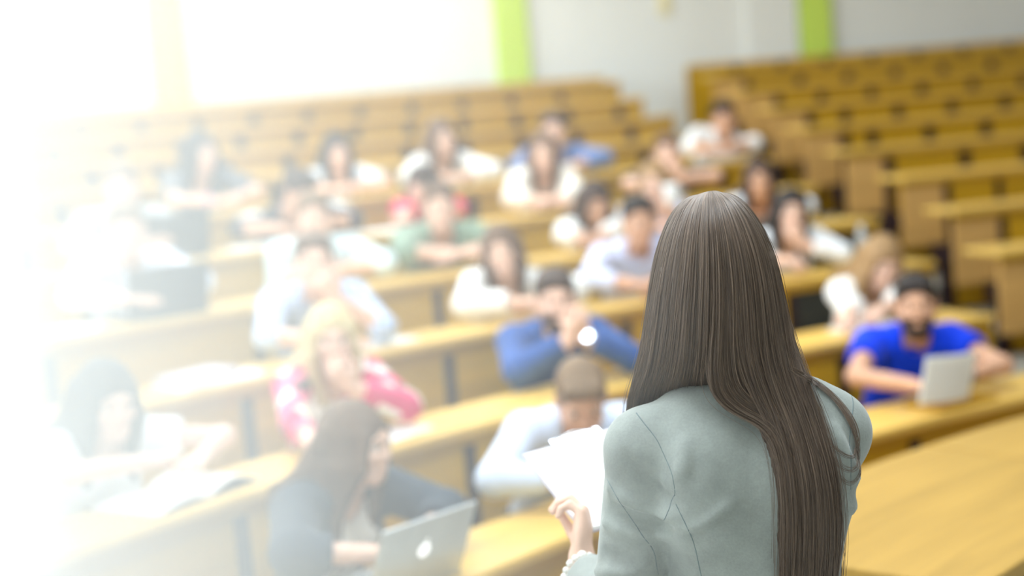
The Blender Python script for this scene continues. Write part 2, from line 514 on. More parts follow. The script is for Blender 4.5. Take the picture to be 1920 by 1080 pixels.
class SDF:
    def __init__(s, lo, hi, h):
        s.lo = np.array(lo, float); s.h = h
        s.n = np.ceil((np.array(hi) - s.lo) / h).astype(int) + 1
        s.ax = [s.lo[i] + h * np.arange(s.n[i]) for i in range(3)]
        s.D = np.full(s.n, 1.0)

    def _reg(s, lo, hi):
        a = np.clip(np.floor((np.array(lo) - s.lo) / s.h).astype(int), 0, s.n)
        b = np.clip(np.ceil((np.array(hi) - s.lo) / s.h).astype(int) + 1, 0, s.n)
        sl = tuple(slice(a[i], b[i]) for i in range(3))
        return sl, [s.ax[0][sl[0]][:, None, None], s.ax[1][sl[1]][None, :, None], s.ax[2][sl[2]][None, None, :]]

    def _put(s, sl, d, k, mode):
        D = s.D[sl]
        if D.size == 0:
            return
        if mode == 'add':
            if k > 0:
                hh = np.clip(0.5 + 0.5 * (D - d) / k, 0, 1)
                s.D[sl] = D + (d - D) * hh - k * hh * (1 - hh)
            else:
                s.D[sl] = np.minimum(D, d)
        else:
            d = -d
            if k > 0:
                hh = np.clip(0.5 - 0.5 * (D - d) / k, 0, 1)
                s.D[sl] = D + (d - D) * hh + k * hh * (1 - hh)
            else:
                s.D[sl] = np.maximum(D, d)

    def cone(s, a, b, ra, rb=None, k=0.03, mode='add', cut=None):
        rb = ra if rb is None else rb
        a, b = np.array(a, float), np.array(b, float)
        m = max(ra, rb) + k + 0.05
        sl, (X, Y, Z) = s._reg(np.minimum(a, b) - m, np.maximum(a, b) + m)
        ba = b - a
        L2 = float(ba @ ba) + 1e-12
        t = np.clip(((X - a[0]) * ba[0] + (Y - a[1]) * ba[1] + (Z - a[2]) * ba[2]) / L2, 0, 1)
        d = np.sqrt((X - a[0] - t * ba[0]) ** 2 + (Y - a[1] - t * ba[1]) ** 2 + (Z - a[2] - t * ba[2]) ** 2) - (ra + (rb - ra) * t)
        if cut is not None:       # flat end at b
            u = ba / math.sqrt(L2)
            d = np.maximum(d, (X - b[0]) * u[0] + (Y - b[1]) * u[1] + (Z - b[2]) * u[2])
        s._put(sl, d, k, mode)

    def ell(s, c, r, k=0.03, mode='add', R=None):
        c, r = np.array(c, float), np.array(r, float)
        m = r.max() + k + 0.05
        sl, (X, Y, Z) = s._reg(c - m, c + m)
        x, y, z = X - c[0], Y - c[1], Z - c[2]
        if R is not None:         # R columns = local axes
            x, y, z = (R[0, 0] * x + R[1, 0] * y + R[2, 0] * z, R[0, 1] * x + R[1, 1] * y + R[2, 1] * z, R[0, 2] * x + R[1, 2] * y + R[2, 2] * z)
        k0 = np.sqrt((x / r[0]) ** 2 + (y / r[1]) ** 2 + (z / r[2]) ** 2)
        k1 = np.sqrt((x / r[0] ** 2) ** 2 + (y / r[1] ** 2) ** 2 + (z / r[2] ** 2) ** 2) + 1e-9
        s._put(sl, k0 * (k0 - 1) / k1, k, mode)

    def half(s, p, n):            # keep only the side of the plane that -n points to
        n = np.array(n, float); n /= np.linalg.norm(n)
        d = (s.ax[0][:, None, None] - p[0]) * n[0] + (s.ax[1][None, :, None] - p[1]) * n[1] + (s.ax[2][None, None, :] - p[2]) * n[2]
        s.D = np.maximum(s.D, d)

    def sample(s, P):             # trilinear field value at points (n,3)
        q = (np.asarray(P) - s.lo) / s.h
        q = np.clip(q, 0, s.n - 1.001)
        i = q.astype(int); f = q - i
        o = 0
        for dx in (0, 1):
            for dy in (0, 1):
                for dz in (0, 1):
                    w = (f[:, 0] if dx else 1 - f[:, 0]) * (f[:, 1] if dy else 1 - f[:, 1]) * (f[:, 2] if dz else 1 - f[:, 2])
                    o = o + w * s.D[i[:, 0] + dx, i[:, 1] + dy, i[:, 2] + dz]
        return o

    def mesh(s):
        D = s.D.copy()
        D[0], D[-1] = 1, 1; D[:, 0], D[:, -1] = 1, 1; D[:, :, 0], D[:, :, -1] = 1, 1
        I = D < 0
        n = s.n
        cnt = np.zeros(n - 1, int)
        for dx in (0, 1):
            for dy in (0, 1):
                for dz in (0, 1):
                    cnt += I[dx:n[0] - 1 + dx, dy:n[1] - 1 + dy, dz:n[2] - 1 + dz]
        act = (cnt > 0) & (cnt < 8)
        idx = np.full(n - 1, -1)
        A = np.argwhere(act)
        idx[act] = np.arange(len(A))
        acc = np.zeros((len(A), 3)); num = np.zeros(len(A))
        for ax in range(3):
            o1, o2 = [a for a in range(3) if a != ax]
            for u in (0, 1):
                for v in (0, 1):
                    p = A.copy(); p[:, o1] += u; p[:, o2] += v
                    q = p.copy(); q[:, ax] += 1
                    a, b = D[tuple(p.T)], D[tuple(q.T)]
                    m = (a < 0) != (b < 0)
                    t = a[m] / (a[m] - b[m])
                    pos = p[m].astype(float); pos[:, ax] += t
                    acc[m] += pos; num[m] += 1
        verts = s.lo + s.h * acc / np.maximum(num, 1)[:, None]
        faces = []
        for ax in range(3):
            o1, o2 = (ax + 1) % 3, (ax + 2) % 3
            sa = [slice(None)] * 3; sb = [slice(None)] * 3
            sa[ax], sb[ax] = slice(0, -1), slice(1, None)
            P = np.argwhere(I[tuple(sa)] != I[tuple(sb)])
            P = P[(P[:, o1] > 0) & (P[:, o2] > 0) & (P[:, o1] < n[o1] - 1) & (P[:, o2] < n[o2] - 1)]
            if not len(P):
                continue
            q = []
            for du, dv in ((-1, -1), (0, -1), (0, 0), (-1, 0)):
                c = P.copy(); c[:, o1] += du; c[:, o2] += dv
                q.append(idx[tuple(c.T)])
            q = np.stack(q, 1)
            flip = ~I[tuple(P.T)]
            q[flip] = q[flip][:, ::-1]
            faces.append(q)
        return verts, np.concatenate(faces) if faces else np.zeros((0, 4), int)


def to_mesh(name, parts):
    """parts: list of (verts, quads[, material index]) joined into one mesh"""
    vs, fs, mi, off = [], [], [], 0
    for p in parts:
        v, f = p[0], p[1]
        vs.append(v); fs.append(f + off); off += len(v)
        mi.append(np.full(len(f), p[2] if len(p) > 2 else 0))
    v, f, mi = np.concatenate(vs), np.concatenate(fs), np.concatenate(mi)
    me = bpy.data.meshes.new(name)
    me.vertices.add(len(v)); me.vertices.foreach_set('co', v.astype(np.float32).ravel())
    me.loops.add(len(f) * 4); me.loops.foreach_set('vertex_index', f.astype(np.int32).ravel())
    me.polygons.add(len(f))
    me.polygons.foreach_set('loop_start', (np.arange(len(f)) * 4).astype(np.int32))
    me.polygons.foreach_set('loop_total', np.full(len(f), 4, np.int32))
    me.polygons.foreach_set('material_index', mi.astype(np.int32))
    me.polygons.foreach_set('use_smooth', np.ones(len(f), bool))
    me.update(calc_edges=True)
    me.validate()
    return me


def xf(vf, Rm, t):
    return (vf[0] @ np.array(Rm).T + np.array(t), vf[1])


def mirror(vf):
    v = vf[0].copy(); v[:, 0] *= -1
    return (v, vf[1][:, ::-1])


# ---- a head: +y forward, +z up, origin at mid head (eye height), 0.235 m from chin to crown
def head_sdf(h=0.0065, female=True):
    S = SDF((-0.11, -0.135, -0.15), (0.11, 0.14, 0.15), h)
    S.ell((0, -0.016, 0.028), (0.074, 0.096, 0.088), 0.02)
    jw = 0.056 if female else 0.062
    S.ell((0, 0.024, -0.035), (jw, 0.066, 0.078), 0.03)
    S.cone((-0.014 if female else -0.02, 0.060, -0.094), (0.014 if female else 0.02, 0.060, -0.094), 0.017 if female else 0.020, k=0.03)
    jr, jx = (0.014, 0.044) if female else (0.020, 0.050)
    S.cone((-jx, -0.005, -0.055), (-0.016, 0.052, -0.092), jr, 0.016, k=0.03)
    S.cone((jx, -0.005, -0.055), (0.016, 0.052, -0.092), jr, 0.016, k=0.03)
    for s in (-1, 1):
        S.ell((s * 0.031, 0.091, 0.006), (0.017, 0.016, 0.011), 0.012, 'sub')
        S.cone((s * 0.016, 0.080, 0.024), (s * 0.044, 0.070, 0.026), 0.010, k=0.012)
        S.ell((s * 0.040, 0.066, -0.024), (0.020, 0.018, 0.016), 0.02)
        S.ell((s * 0.078, -0.008, -0.004), (0.009, 0.018, 0.030), 0.006)
    S.cone((0, 0.082, 0.014), (0, 0.099, -0.024), 0.006, 0.0092, k=0.012)
    for s in (-1, 1):
        S.ell((s * 0.010, 0.091, -0.027), (0.0075, 0.009, 0.007), 0.006)
    S.cone((-0.016, 0.082, -0.058), (0.016, 0.082, -0.058), 0.008, k=0.012)
    S.cone((-0.014, 0.079, -0.070), (0.014, 0.079, -0.070), 0.009, k=0.010)
    S.cone((0, -0.02, -0.06), (0, -0.034, -0.15), 0.052, 0.054, k=0.03)
    return S


HEADS = {'f': head_sdf(female=True).mesh(), 'm': head_sdf(female=False).mesh()}


# ---- a right hand: wrist at origin, fingers along +y, palm facing -z, thumb on -x
def hand_mesh(curl, spread=5.0, thumb=0.0, h=0.0042):
    S = SDF((-0.10, -0.05, -0.11), (0.075, 0.22, 0.06), h)
    S.cone((0, -0.04, 0), (0, 0.005, 0), 0.026, 0.025, k=0.01)
    S.ell((-0.012, 0.045, 0), (0.030, 0.055, 0.0165), 0.015)
    S.ell((0.014, 0.048, 0), (0.029, 0.052, 0.0155), 0.015)
    S.ell((-0.026, 0.030, -0.008), (0.017, 0.030, 0.015), 0.012)
    xs = (-0.032, -0.011, 0.010, 0.030)
    ls = (0.072, 0.080, 0.075, 0.058)
    ys = (0.090, 0.094, 0.091, 0.082)
    for i in range(4):
        a = math.radians((i - 1.5) * spread)
        p = np.array((xs[i], ys[i], 0.0)); ang = 0.0
        S.cone((xs[i] * 0.75, 0.05, 0.001), p, 0.0115, 0.0095, k=0.008)
        for seg, fr in enumerate((0.44, 0.31, 0.25)):
            ang += math.radians(curl[seg] + (i - 1) * 3)
            d = np.array((math.sin(a) * math.cos(ang), math.cos(a) * math.cos(ang), -math.sin(ang)))
            q = p + d * ls[i] * fr
            S.cone(p, q, 0.0092 - 0.0009 * seg, 0.0084 - 0.0009 * seg, k=0.003)
            p = q
    t = math.radians(thumb)
    a = np.array((-0.030, 0.028, -0.006)); b = np.array((-0.056, 0.062, -0.014 - 0.02 * math.sin(t)))
    c = b + np.array((-0.012 + 0.03 * math.sin(t), 0.030, -0.006 - 0.018 * math.sin(t)))
    S.cone(a, b, 0.014, 0.0108, k=0.012)
    S.cone(b, c, 0.0105, 0.0082, k=0.004)
    return S.mesh()


HANDS = {'flat': hand_mesh((10, 14, 10)), 'curl': hand_mesh((48, 58, 36), 3, 50), 'grip': hand_mesh((30, 42, 26), 4, 35)}

SKIN = {'fair': mat('fair_skin', srgb(232, 190, 166), 0.5, 0.35, noise_var((14, 14, 14), 0.04)),
        'tan': mat('tan_skin', srgb(208, 160, 130), 0.5, 0.35, noise_var((14, 14, 14), 0.05))}


def cloth(name, col, amt=0.05, **kw):
    return mat(name, col, 0.85, 0.15, noise_var((9, 9, 9), amt, 0.25, 160), sheen=0.15, **kw)


def checks(name, base, line, size=24.0):
    def f(nt, b, col):
        tc = N(nt, 'ShaderNodeTexCoord')
        last = None
        fac = None
        for ax in ('X', 'Z'):
            w = N(nt, 'ShaderNodeTexWave', Scale=size / 6.28 * 2, Distortion=0.6)
            w.bands_direction = ax
            nt.links.new(tc.outputs['Object'], w.inputs['Vector'])
            if fac is None:
                fac = w.outputs['Fac']
            else:
                mx = N(nt, 'ShaderNodeMath', operation='MULTIPLY_ADD')
                mx.inputs[1].default_value = 1.0
                hv = N(nt, 'ShaderNodeMath', operation='MULTIPLY'); hv.inputs[1].default_value = 0.5
                nt.links.new(fac, mx.inputs[0]); nt.links.new(w.outputs['Fac'], mx.inputs[2]); nt.links.new(mx.outputs[0], hv.inputs[0])
                fac = hv.outputs[0]
        mix = N(nt, 'ShaderNodeMix', data_type='RGBA')
        nt.links.new(fac, mix.inputs['Factor'])
        mix.inputs[6].default_value = (*line, 1)
        mix.inputs[7].default_value = (*base, 1)
        nt.links.new(mix.outputs[2], b.inputs['Base Color'])
    return mat(name, base, 0.85, 0.15, f)


def floral(name):
    def f(nt, b, col):
        tc = N(nt, 'ShaderNodeTexCoord')
        nz = N(nt, 'ShaderNodeTexNoise', Scale=6.0, Detail=1.0)
        nt.links.new(tc.outputs['Object'], nz.inputs['Vector'])
        ad = N(nt, 'ShaderNodeVectorMath', operation='MULTIPLY_ADD')
        ad.inputs[1].default_value = (0.1, 0.1, 0.1)
        nt.links.new(nz.outputs['Color'], ad.inputs[0]); nt.links.new(tc.outputs['Object'], ad.inputs[2])
        vo = N(nt, 'ShaderNodeTexVoronoi', Scale=13.0)
        nt.links.new(ad.outputs[0], vo.inputs['Vector'])
        sp = N(nt, 'ShaderNodeSeparateColor')
        nt.links.new(vo.outputs['Color'], sp.inputs[0])
        rp = N(nt, 'ShaderNodeValToRGB')
        rp.color_ramp.interpolation = 'CONSTANT'
        cols = [srgb(240, 238, 228), srgb(226, 86, 130), srgb(70, 80, 76), srgb(236, 130, 160), srgb(176, 40, 86), srgb(238, 232, 206), srgb(210, 70, 110)]
        e = rp.color_ramp.elements
        e[0].color = (*cols[0], 1)
        e[1].position = 1 / 7; e[1].color = (*cols[1], 1)
        for i in range(2, 7):
            q = e.new(i / 7); q.color = (*cols[i], 1)
        nt.links.new(sp.outputs[0], rp.inputs['Fac'])
        nt.links.new(rp.outputs['Color'], b.inputs['Base Color'])
    return mat(name, (0.8, 0.4, 0.5), 0.85, 0.15, f)


CL = {
    'white_knit': cloth('white_knit', srgb(240, 238, 234), 0.02), 'white_tee': cloth('white_cotton', srgb(240, 241, 243), 0.02),
    'charcoal': cloth('charcoal_wool', srgb(62, 70, 80)), 'pale_blue': cloth('pale_blue_cotton', srgb(206, 218, 238), 0.03),
    'royal_blue': cloth('royal_blue_pique', srgb(18, 62, 220), 0.08), 'floral': floral('pink_floral_print'),
    'navy': cloth('navy_sweater', srgb(58, 90, 150), 0.12), 'plaid_blue': checks('light_blue_check', srgb(214, 224, 240), srgb(150, 172, 212), 30),
    'plaid_white': checks('white_check', srgb(240, 242, 246), srgb(188, 200, 226), 22), 'lilac_blue': cloth('lilac_blue_cotton', srgb(206, 212, 240), 0.03),
    'mint': cloth('pale_mint_cotton', srgb(214, 232, 234), 0.03), 'dark_grey': cloth('dark_grey_jersey', srgb(92, 100, 108)),
    'sage': cloth('sage_green_cotton', srgb(134, 154, 134), 0.06), 'grey_tee': cloth('grey_cotton', srgb(188, 194, 196)),
    'stripe': cloth('black_jersey', srgb(50, 54, 64)), 'pink_red': cloth('pinkish_red_jersey', srgb(232, 62, 100)),
    'taupe': cloth('taupe_jersey', srgb(176, 152, 134)), 'cream': cloth('cream_knit', srgb(240, 232, 220), 0.03),
    'dark_navy': cloth('dark_navy_jersey', srgb(44, 54, 72)), 'grey_dark': cloth('dark_grey_top', srgb(104, 106, 112)),
    'denim': cloth('denim_blue_cotton', srgb(112, 134, 182), 0.1), 'trousers': cloth('dark_trouser_cloth', srgb(48, 54, 70), 0.1),
    'shoe': mat('dark_leather', srgb(40, 34, 32), 0.45, 0.4, noise_var((20, 20, 20), 0.1)),
}
HAIRC = {'black': srgb(46, 40, 38), 'darkbrown': srgb(70, 54, 46), 'brown': srgb(104, 80, 62), 'sandy': srgb(122, 98, 74),
         'blond': srgb(206, 184, 136), 'honey': srgb(154, 122, 84)}


def hair_mat(name, col):
    def f(nt, b, c):
        tc = N(nt, 'ShaderNodeTexCoord')
        mp = N(nt, 'ShaderNodeMapping')
        mp.inputs['Scale'].default_value = (70, 70, 6)
        nt.links.new(tc.outputs['Object'], mp.inputs['Vector'])
        nz = N(nt, 'ShaderNodeTexNoise', Scale=1.0, Detail=3.0)
        nt.links.new(mp.outputs['Vector'], nz.inputs['Vector'])
        rp = N(nt, 'ShaderNodeValToRGB')
        rp.color_ramp.elements[0].color = (*[x * 0.55 for x in c], 1)
        rp.color_ramp.elements[1].color = (*[min(1, x * 1.5) for x in c], 1)
        nt.links.new(nz.outputs['Fac'], rp.inputs['Fac'])
        nt.links.new(rp.outputs['Color'], b.inputs['Base Color'])
        bp = N(nt, 'ShaderNodeBump', Strength=0.5, Distance=0.004)
        nt.links.new(nz.outputs['Fac'], bp.inputs['Height'])
        nt.links.new(bp.outputs['Normal'], b.inputs['Normal'])
    return mat(name, col, 0.55, 0.25, f)


HM = {k: hair_mat(k + '_hair', v) for k, v in HAIRC.items()}
M['eye_white'] = mat('eye_white', (0.8, 0.8, 0.78), 0.2, 0.5, noise_var((30, 30, 30), 0.02))
M['iris'] = mat('dark_iris', srgb(52, 36, 28), 0.2, 0.5, noise_var((30, 30, 30), 0.1))
M['lips'] = mat('lip_skin', srgb(190, 110, 104), 0.45, 0.4, noise_var((30, 30, 30), 0.04))


# canonical small face pieces, shared by everyone
def eye_me():
    bm = bmesh.new()
    bmesh.ops.create_uvsphere(bm, u_segments=12, v_segments=8, radius=0.0125)
    for f in bm.faces:
        f.smooth = True
        if f.calc_center_median().y > 0.0095:
            f.material_index = 1
    me = bpy.data.meshes.new('eye'); bm.to_mesh(me); bm.free()
    me.materials.append(M['eye_white']); me.materials.append(M['iris'])
    return me


EYE = eye_me()
_S = SDF((-0.03, 0.06, -0.085), (0.03, 0.105, -0.045), 0.0035)
_S.cone((-0.023, 0.0785, -0.0595), (0.0, 0.0875, -0.0575), 0.0032, 0.0046, k=0.003)
_S.cone((0.023, 0.0785, -0.0595), (0.0, 0.0875, -0.0575), 0.0032, 0.0046, k=0.003)
_S.cone((-0.015, 0.0815, -0.066), (0.015, 0.0815, -0.066), 0.0050, k=0.002)
LIPS = to_mesh('lips', [_S.mesh()]); LIPS.materials.append(M['lips'])
BROW = {}
for _k, _m in HM.items():
    bm = bmesh.new()
    tube_pts(bm, [(-0.016, -0.004, -0.003), (-0.004, 0.003, 0.002), (0.008, 0.001, 0.003), (0.017, -0.008, -0.001)], [0.002, 0.0035, 0.003, 0.0015], 6)
    me = bpy.data.meshes.new('eyebrow'); bm.to_mesh(me); bm.free(); me.materials.append(_m)
    BROW[_k] = me
_S = SDF((-0.09, -0.03, -0.14), (0.09, 0.12, -0.02), 0.006)
_S.ell((0, 0.024, -0.040), (0.066, 0.074, 0.082), 0.02)
_S.cone((-0.02, 0.064, -0.100), (0.02, 0.064, -0.100), 0.023, k=0.03)
_S.ell((0, 0.02, 0.012), (0.09, 0.14, 0.055), 0.01, 'sub')
_S.ell((0, 0.088, -0.063), (0.020, 0.02, 0.010), 0.004, 'sub')
_S.ell((0, -0.06, -0.05), (0.12, 0.075, 0.12), 0.01, 'sub')
_S.ell((0, 0.105, -0.028), (0.019, 0.03, 0.022), 0.004, 'sub')
BEARD = _S.mesh()


def frame(y, z):
    """rotation matrix with columns x,y,z from a forward and an approximate up direction"""
    y = np.array(y, float); y /= np.linalg.norm(y)
    z = np.array(z, float); x = np.cross(y, z); x /= np.linalg.norm(x)
    return np.stack([x, y, np.cross(x, y)], 1)


def ik(sh, w, la, lf, score):
    d = w - sh; L = np.linalg.norm(d)
    if L > (la + lf) * 0.985:
        w = sh + d / L * (la + lf) * 0.985; d = w - sh; L = np.linalg.norm(d)
    u = d / L
    a = (la * la - lf * lf + L * L) / (2 * L)
    r = math.sqrt(max(1e-6, la * la - a * a))
    e1 = np.cross(u, (0.0, 0.0, 1.0)); e1 /= np.linalg.norm(e1); e2 = np.cross(u, e1)
    best = min((score(sh + u * a + r * (e1 * math.cos(t) + e2 * math.sin(t))), i) for i, t in enumerate(np.linspace(0, 2 * math.pi, 37)[:-1]))
    t = np.linspace(0, 2 * math.pi, 37)[:-1][best[1]]
    return sh + u * a + r * (e1 * math.cos(t) + e2 * math.sin(t)), w


def seated(p):
    k = p['k']; R, h = row_r(k), row_h(k); F = h - 0.75
    f = p['sex'] == 'f'
    hw = np.array(p['head'])
    th_h = math.atan2(hw[0] - CX, hw[1] - CY)
    # the sitter's origin: floor of the tier below the pelvis, on the bench behind this desk
    fa = math.radians(p['faz'])
    fw = np.array((math.sin(fa), math.cos(fa)))
    Rp = R + (0.665 if hw[2] - F > 1.02 else 0.69)
    lean = fw * 0.24
    # pelvis lies on the bench arc, behind the head along the facing direction
    best = None
    for t in np.linspace(th_h - 0.08, th_h + 0.08, 161):
        q = np.array((CX + Rp * math.sin(t), CY + Rp * math.cos(t)))
        rel = hw[:2] - q
        lat = rel[0] * fw[1] - rel[1] * fw[0]
        if best is None or abs(lat) < best[0]:
            best = (abs(lat), q)
    o2 = best[1]
    if p.get('lat'):
        ta = math.atan2(o2[0] - CX, o2[1] - CY) + p['lat'] / Rp
        o2 = np.array((CX + Rp * math.sin(ta), CY + Rp * math.cos(ta)))
    org = np.array((o2[0], o2[1], F))
    ca, sa = fw[1], fw[0]
    Rz = np.array(((ca, sa, 0), (-sa, ca, 0), (0, 0, 1.0)))       # local -> world (local +y = facing)
    loc = lambda w: Rz.T @ (np.array(w) - org)
    root = empty('person', org, -fa)
    tag(root, p['label'], 'person', 'audience seated at the desks')
    hc = loc(hw)
    # head frame
    ha = math.radians(p['haz'])
    hf = Rz.T @ np.array((math.sin(ha), math.cos(ha), 0.0))
    pt = math.radians(p['pitch'])
    fwd = hf * math.cos(pt) + np.array((0, 0, -math.sin(pt)))
    up = hf * math.sin(pt) + np.array((0, 0, math.cos(pt)))
    side = np.cross(fwd, up)
    rl = math.radians(p['roll'])
    up = up * math.cos(rl) - side * math.sin(rl)
    HF = frame(fwd, up)
    hs = 0.97 if f else 1.02
    nk = hc + HF @ np.array((0, -0.034, -0.125)) * hs         # top of neck
    tf = np.array((0, 1.0, 0))
    nb = nk + np.array((0, -0.050, -0.022))                    # neck base
    nb[1] = max(nb[1], -0.02)
    pel = np.array((nb[0] * 0.15, 0.0, 0.575))
    sp = nb - pel; L = np.linalg.norm(sp); su = sp / L
    BF = frame(np.array((0, 1, 0)) - su * su[1], su)          # torso frame: y front, z along the spine
    sw = 0.150 if f else 0.175
    belly, chest = pel + sp * 0.30, pel + sp * 0.66
    shc = nb - su * 0.034 + np.array((0, 0, 0.004))
    sh = {'R': shc + BF @ np.array((sw, 0.0, 0.0)), 'L': shc + BF @ np.array((-sw, 0.0, 0.0))}
    la, lf = (0.262, 0.225) if f else (0.282, 0.243)
    rad = lambda q: np.hypot(*(Rz @ q + org)[:2] - np.array((CX, CY))) - R
    arm = {}
    for s, sg in (('R', 1), ('L', -1)):
        w = loc(p[s])
        raised = w[2] > h - F + 0.12

        def score(e):
            r = rad(e); c = 0.0
            zt = h - F + 0.082 + p.get('dz', 0.0)
            if r < 0.40 and e[2] < zt: c += (zt - e[2]) * 12
            rw_ = rad(w)
            if r > 0.33 > rw_:
                ze = e[2] + (w[2] - e[2]) * (r - 0.34) / (r - rw_)
                c += max(0.0, zt - ze) * 12
            c += 2.2 * abs(sg * (e[0] - sh[s][0]) - 0.045)
            c += max(0, e[2] - sh[s][2] + 0.08) * 4
            if np.linalg.norm((e - chest)[:2]) < 0.19: c += 1
            c += e[2] * (2.0 if raised else 0.8)
            return c
        w = w + np.array((0, 0, {'flat': 0.006, 'curl': 0.020, 'grip': 0.016}[p['rp' if s == 'R' else 'lp']] + p.get('dz', 0.0) if not raised else 0.0))
        wr = w.copy()
        if not raised:
            # the wrist sits a hand's length back from the fingers
            d = w - sh[s]; d[2] = 0; d /= np.linalg.norm(d)
            wr = w - d * 0.06
        else:
            wr = w + np.array((0, 0, -0.07))
        e, wr = ik(sh[s], wr, la, lf, score)
        arm[s] = (sh[s], e, wr)
    # ---- body (skin): torso, neck, arms, head, hands in one mesh
    lo = np.min([hc, pel, *[q for a in arm.values() for q in a]], 0) - 0.22
    hi = np.max([hc, pel, *[q for a in arm.values() for q in a]], 0) + 0.22
    lo[2] = 0.42

    def torso(S, g):
        S.ell(pel + (0, 0, -0.01), (0.150 + g if f else 0.158 + g, 0.105 + g, 0.11 + g), 0.05, R=BF)
        S.ell(belly, (0.118 + g if f else 0.142 + g, 0.092 + g, 0.15 + g), 0.06, R=BF)
        S.ell(chest, (0.132 + g if f else 0.158 + g, 0.102 + g, 0.16 + g), 0.06, R=BF)
        if f:
            for q in (-1, 1):
                S.ell(chest + BF @ np.array((q * 0.062, 0.076, 0.0)), (0.056 + g, 0.05 + g, 0.056 + g), 0.03, R=BF)
        S.cone(sh['L'] * 0.94 + shc * 0.06, sh['R'] * 0.94 + shc * 0.06, (0.050 if f else 0.060) + g, k=0.05)
        S.cone(shc + su * 0.005 + BF @ np.array((-0.06, 0, 0)), shc + su * 0.02 + BF @ np.array((0.06, 0, 0)), 0.055 + g, k=0.05)
    ru, re, rw = (0.046, 0.038, 0.027) if f else (0.054, 0.044, 0.031)
    S = SDF(lo, hi, 0.0145)
    torso(S, -0.015)
    S.cone(nb - su * 0.02, nk, 0.047 if f else 0.055, 0.044 if f else 0.052, k=0.02)
    for s in 'RL':
        a, e, w = arm[s]
        S.cone(a, e, ru - 0.008, re - 0.005, k=0.03)
        S.cone(e, w, re - 0.004, rw, k=0.02)
    parts = [S.mesh(), xf((HEADS[p['sex']][0] * hs, HEADS[p['sex']][1]), HF, hc)]
    HFR = {}
    for s, sg in (('R', 1), ('L', -1)):
        a, e, w = arm[s]
        d = (w - e) / np.linalg.norm(w - e)
        if p[s][2] > h + 0.12:      # raised: palm towards the face
            z = -(hc - w); z = z - d * (z @ d)
            d2 = d * 0.8 + np.array((0, 0, 0.6)); Rh = frame(d2, z)
        else:
            d2 = np.array((d[0], d[1], min(d[2], 0.0) * 0.15)); Rh = frame(d2, (0, 0, 1))
        m = HANDS[p[s + 'p' if False else ('rp' if s == 'R' else 'lp')]]
        hsz = 0.93 if f else 1.03
        m = (m[0] * hsz, m[1])
        if s == 'L': m = mirror(m)
        parts.append(xf(m, Rh, w)); HFR[s] = (Rh, w)
    obj('body', to_mesh('body', parts), SKIN[p['skin']], root)
    # ---- clothes
    sl = p['slv']

    def garment(g, sleeve, neck, openf=False, loose=0.0):
        S = SDF(lo - 0.03, hi + 0.03, 0.0145)
        torso(S, g)
        for s in 'RL':
            a, e, w = arm[s]
            if sleeve <= 0.30:
                q = a + (e - a) * (0.48 + sleeve)
                S.cone(a, q, ru + g + (0.012 if not over or openf else 0.0), re + g + (0.020 if not over or openf else 0.0) + loose, k=0.035, cut=True)
            else:
                S.cone(a, e, ru + g + 0.006, re + g + 0.006 + loose, k=0.035)
                q = e + (w - e) * max(0.10, (sleeve - 0.30) / 0.70)
                S.cone(e, q, re + g + 0.006 + loose, rw + g + 0.010 + loose, k=0.02, cut=True)
        # neck opening
        S.ell(nb + su * 0.02 + BF @ np.array((0, 0.035, 0.0)), ((0.066 if f else 0.060) + neck * 0.3, (0.070 if f else 0.060) + neck * 0.5, (0.065 if f else 0.056) + neck), 0.008, 'sub', R=BF)
        if openf:
            c = chest + BF @ np.array((0, 0.16, -0.02))
            S.ell(c, (0.088, 0.15, 0.36), 0.01, 'sub', R=BF)
        S.half((0, 0, 0.47), (0, 0, -1))
        return S.mesh()
    over = p.get('over')
    neck = 0.035 if f else 0.010
    if p['top'] in ('navy', 'grey_tee'): neck = 0.0
    if p['hc'] == 'black' and f: neck = 0.05
    over = p.get('over')
    obj('shirt', to_mesh('shirt', [garment(0.008, 0.2 if over else sl, neck, loose=0.012 if p['top'] == 'white_knit' else 0)]), CL[p['top']], root)
    if over:
        obj('cardigan' if f else 'overshirt', to_mesh('cardigan', [garment(0.020, sl, 0.03, True)]), CL[over], root)
    if p.get('collar'):
        S = SDF(nb - 0.14, nb + 0.14, 0.0085)
        for i in range(12):
            a0, a1 = [math.radians(-60 + 300 * j / 12 + 180 + 30) for j in (i, i + 1)]
            q = [nb + su * (0.012 - 0.02 * math.cos(a - math.pi / 2) * (1 if math.sin(a) > 0 else 0)) + BF @ np.array((0.060 * math.cos(a), 0.062 * math.sin(a), 0.0)) for a in (a0, a1)]
            S.cone(q[0], q[1], 0.012, k=0.008)
            S.cone(q[0] - su * 0.015, q[1] - su * 0.015, 0.012, k=0.008)
        obj('collar', to_mesh('collar', [S.mesh()]), CL[over or p['top']], root)
    if p.get('scarf'):
        S = SDF(nb - 0.32, nb + 0.25, 0.011)
        for sg in (-1, 1):
            q = [nb + BF @ np.array((0, -0.075, 0.01)), nb + BF @ np.array((sg * 0.075, -0.01, 0.02)),
                 chest + BF @ np.array((sg * 0.085, 0.118, 0.06)), chest + BF @ np.array((sg * 0.085, 0.145, -0.10))]
            for i in range(3):
                S.cone(q[i], q[i + 1], 0.030, 0.034, k=0.02)
        obj('scarf', to_mesh('scarf', [S.mesh()]), CL['cream'], root)
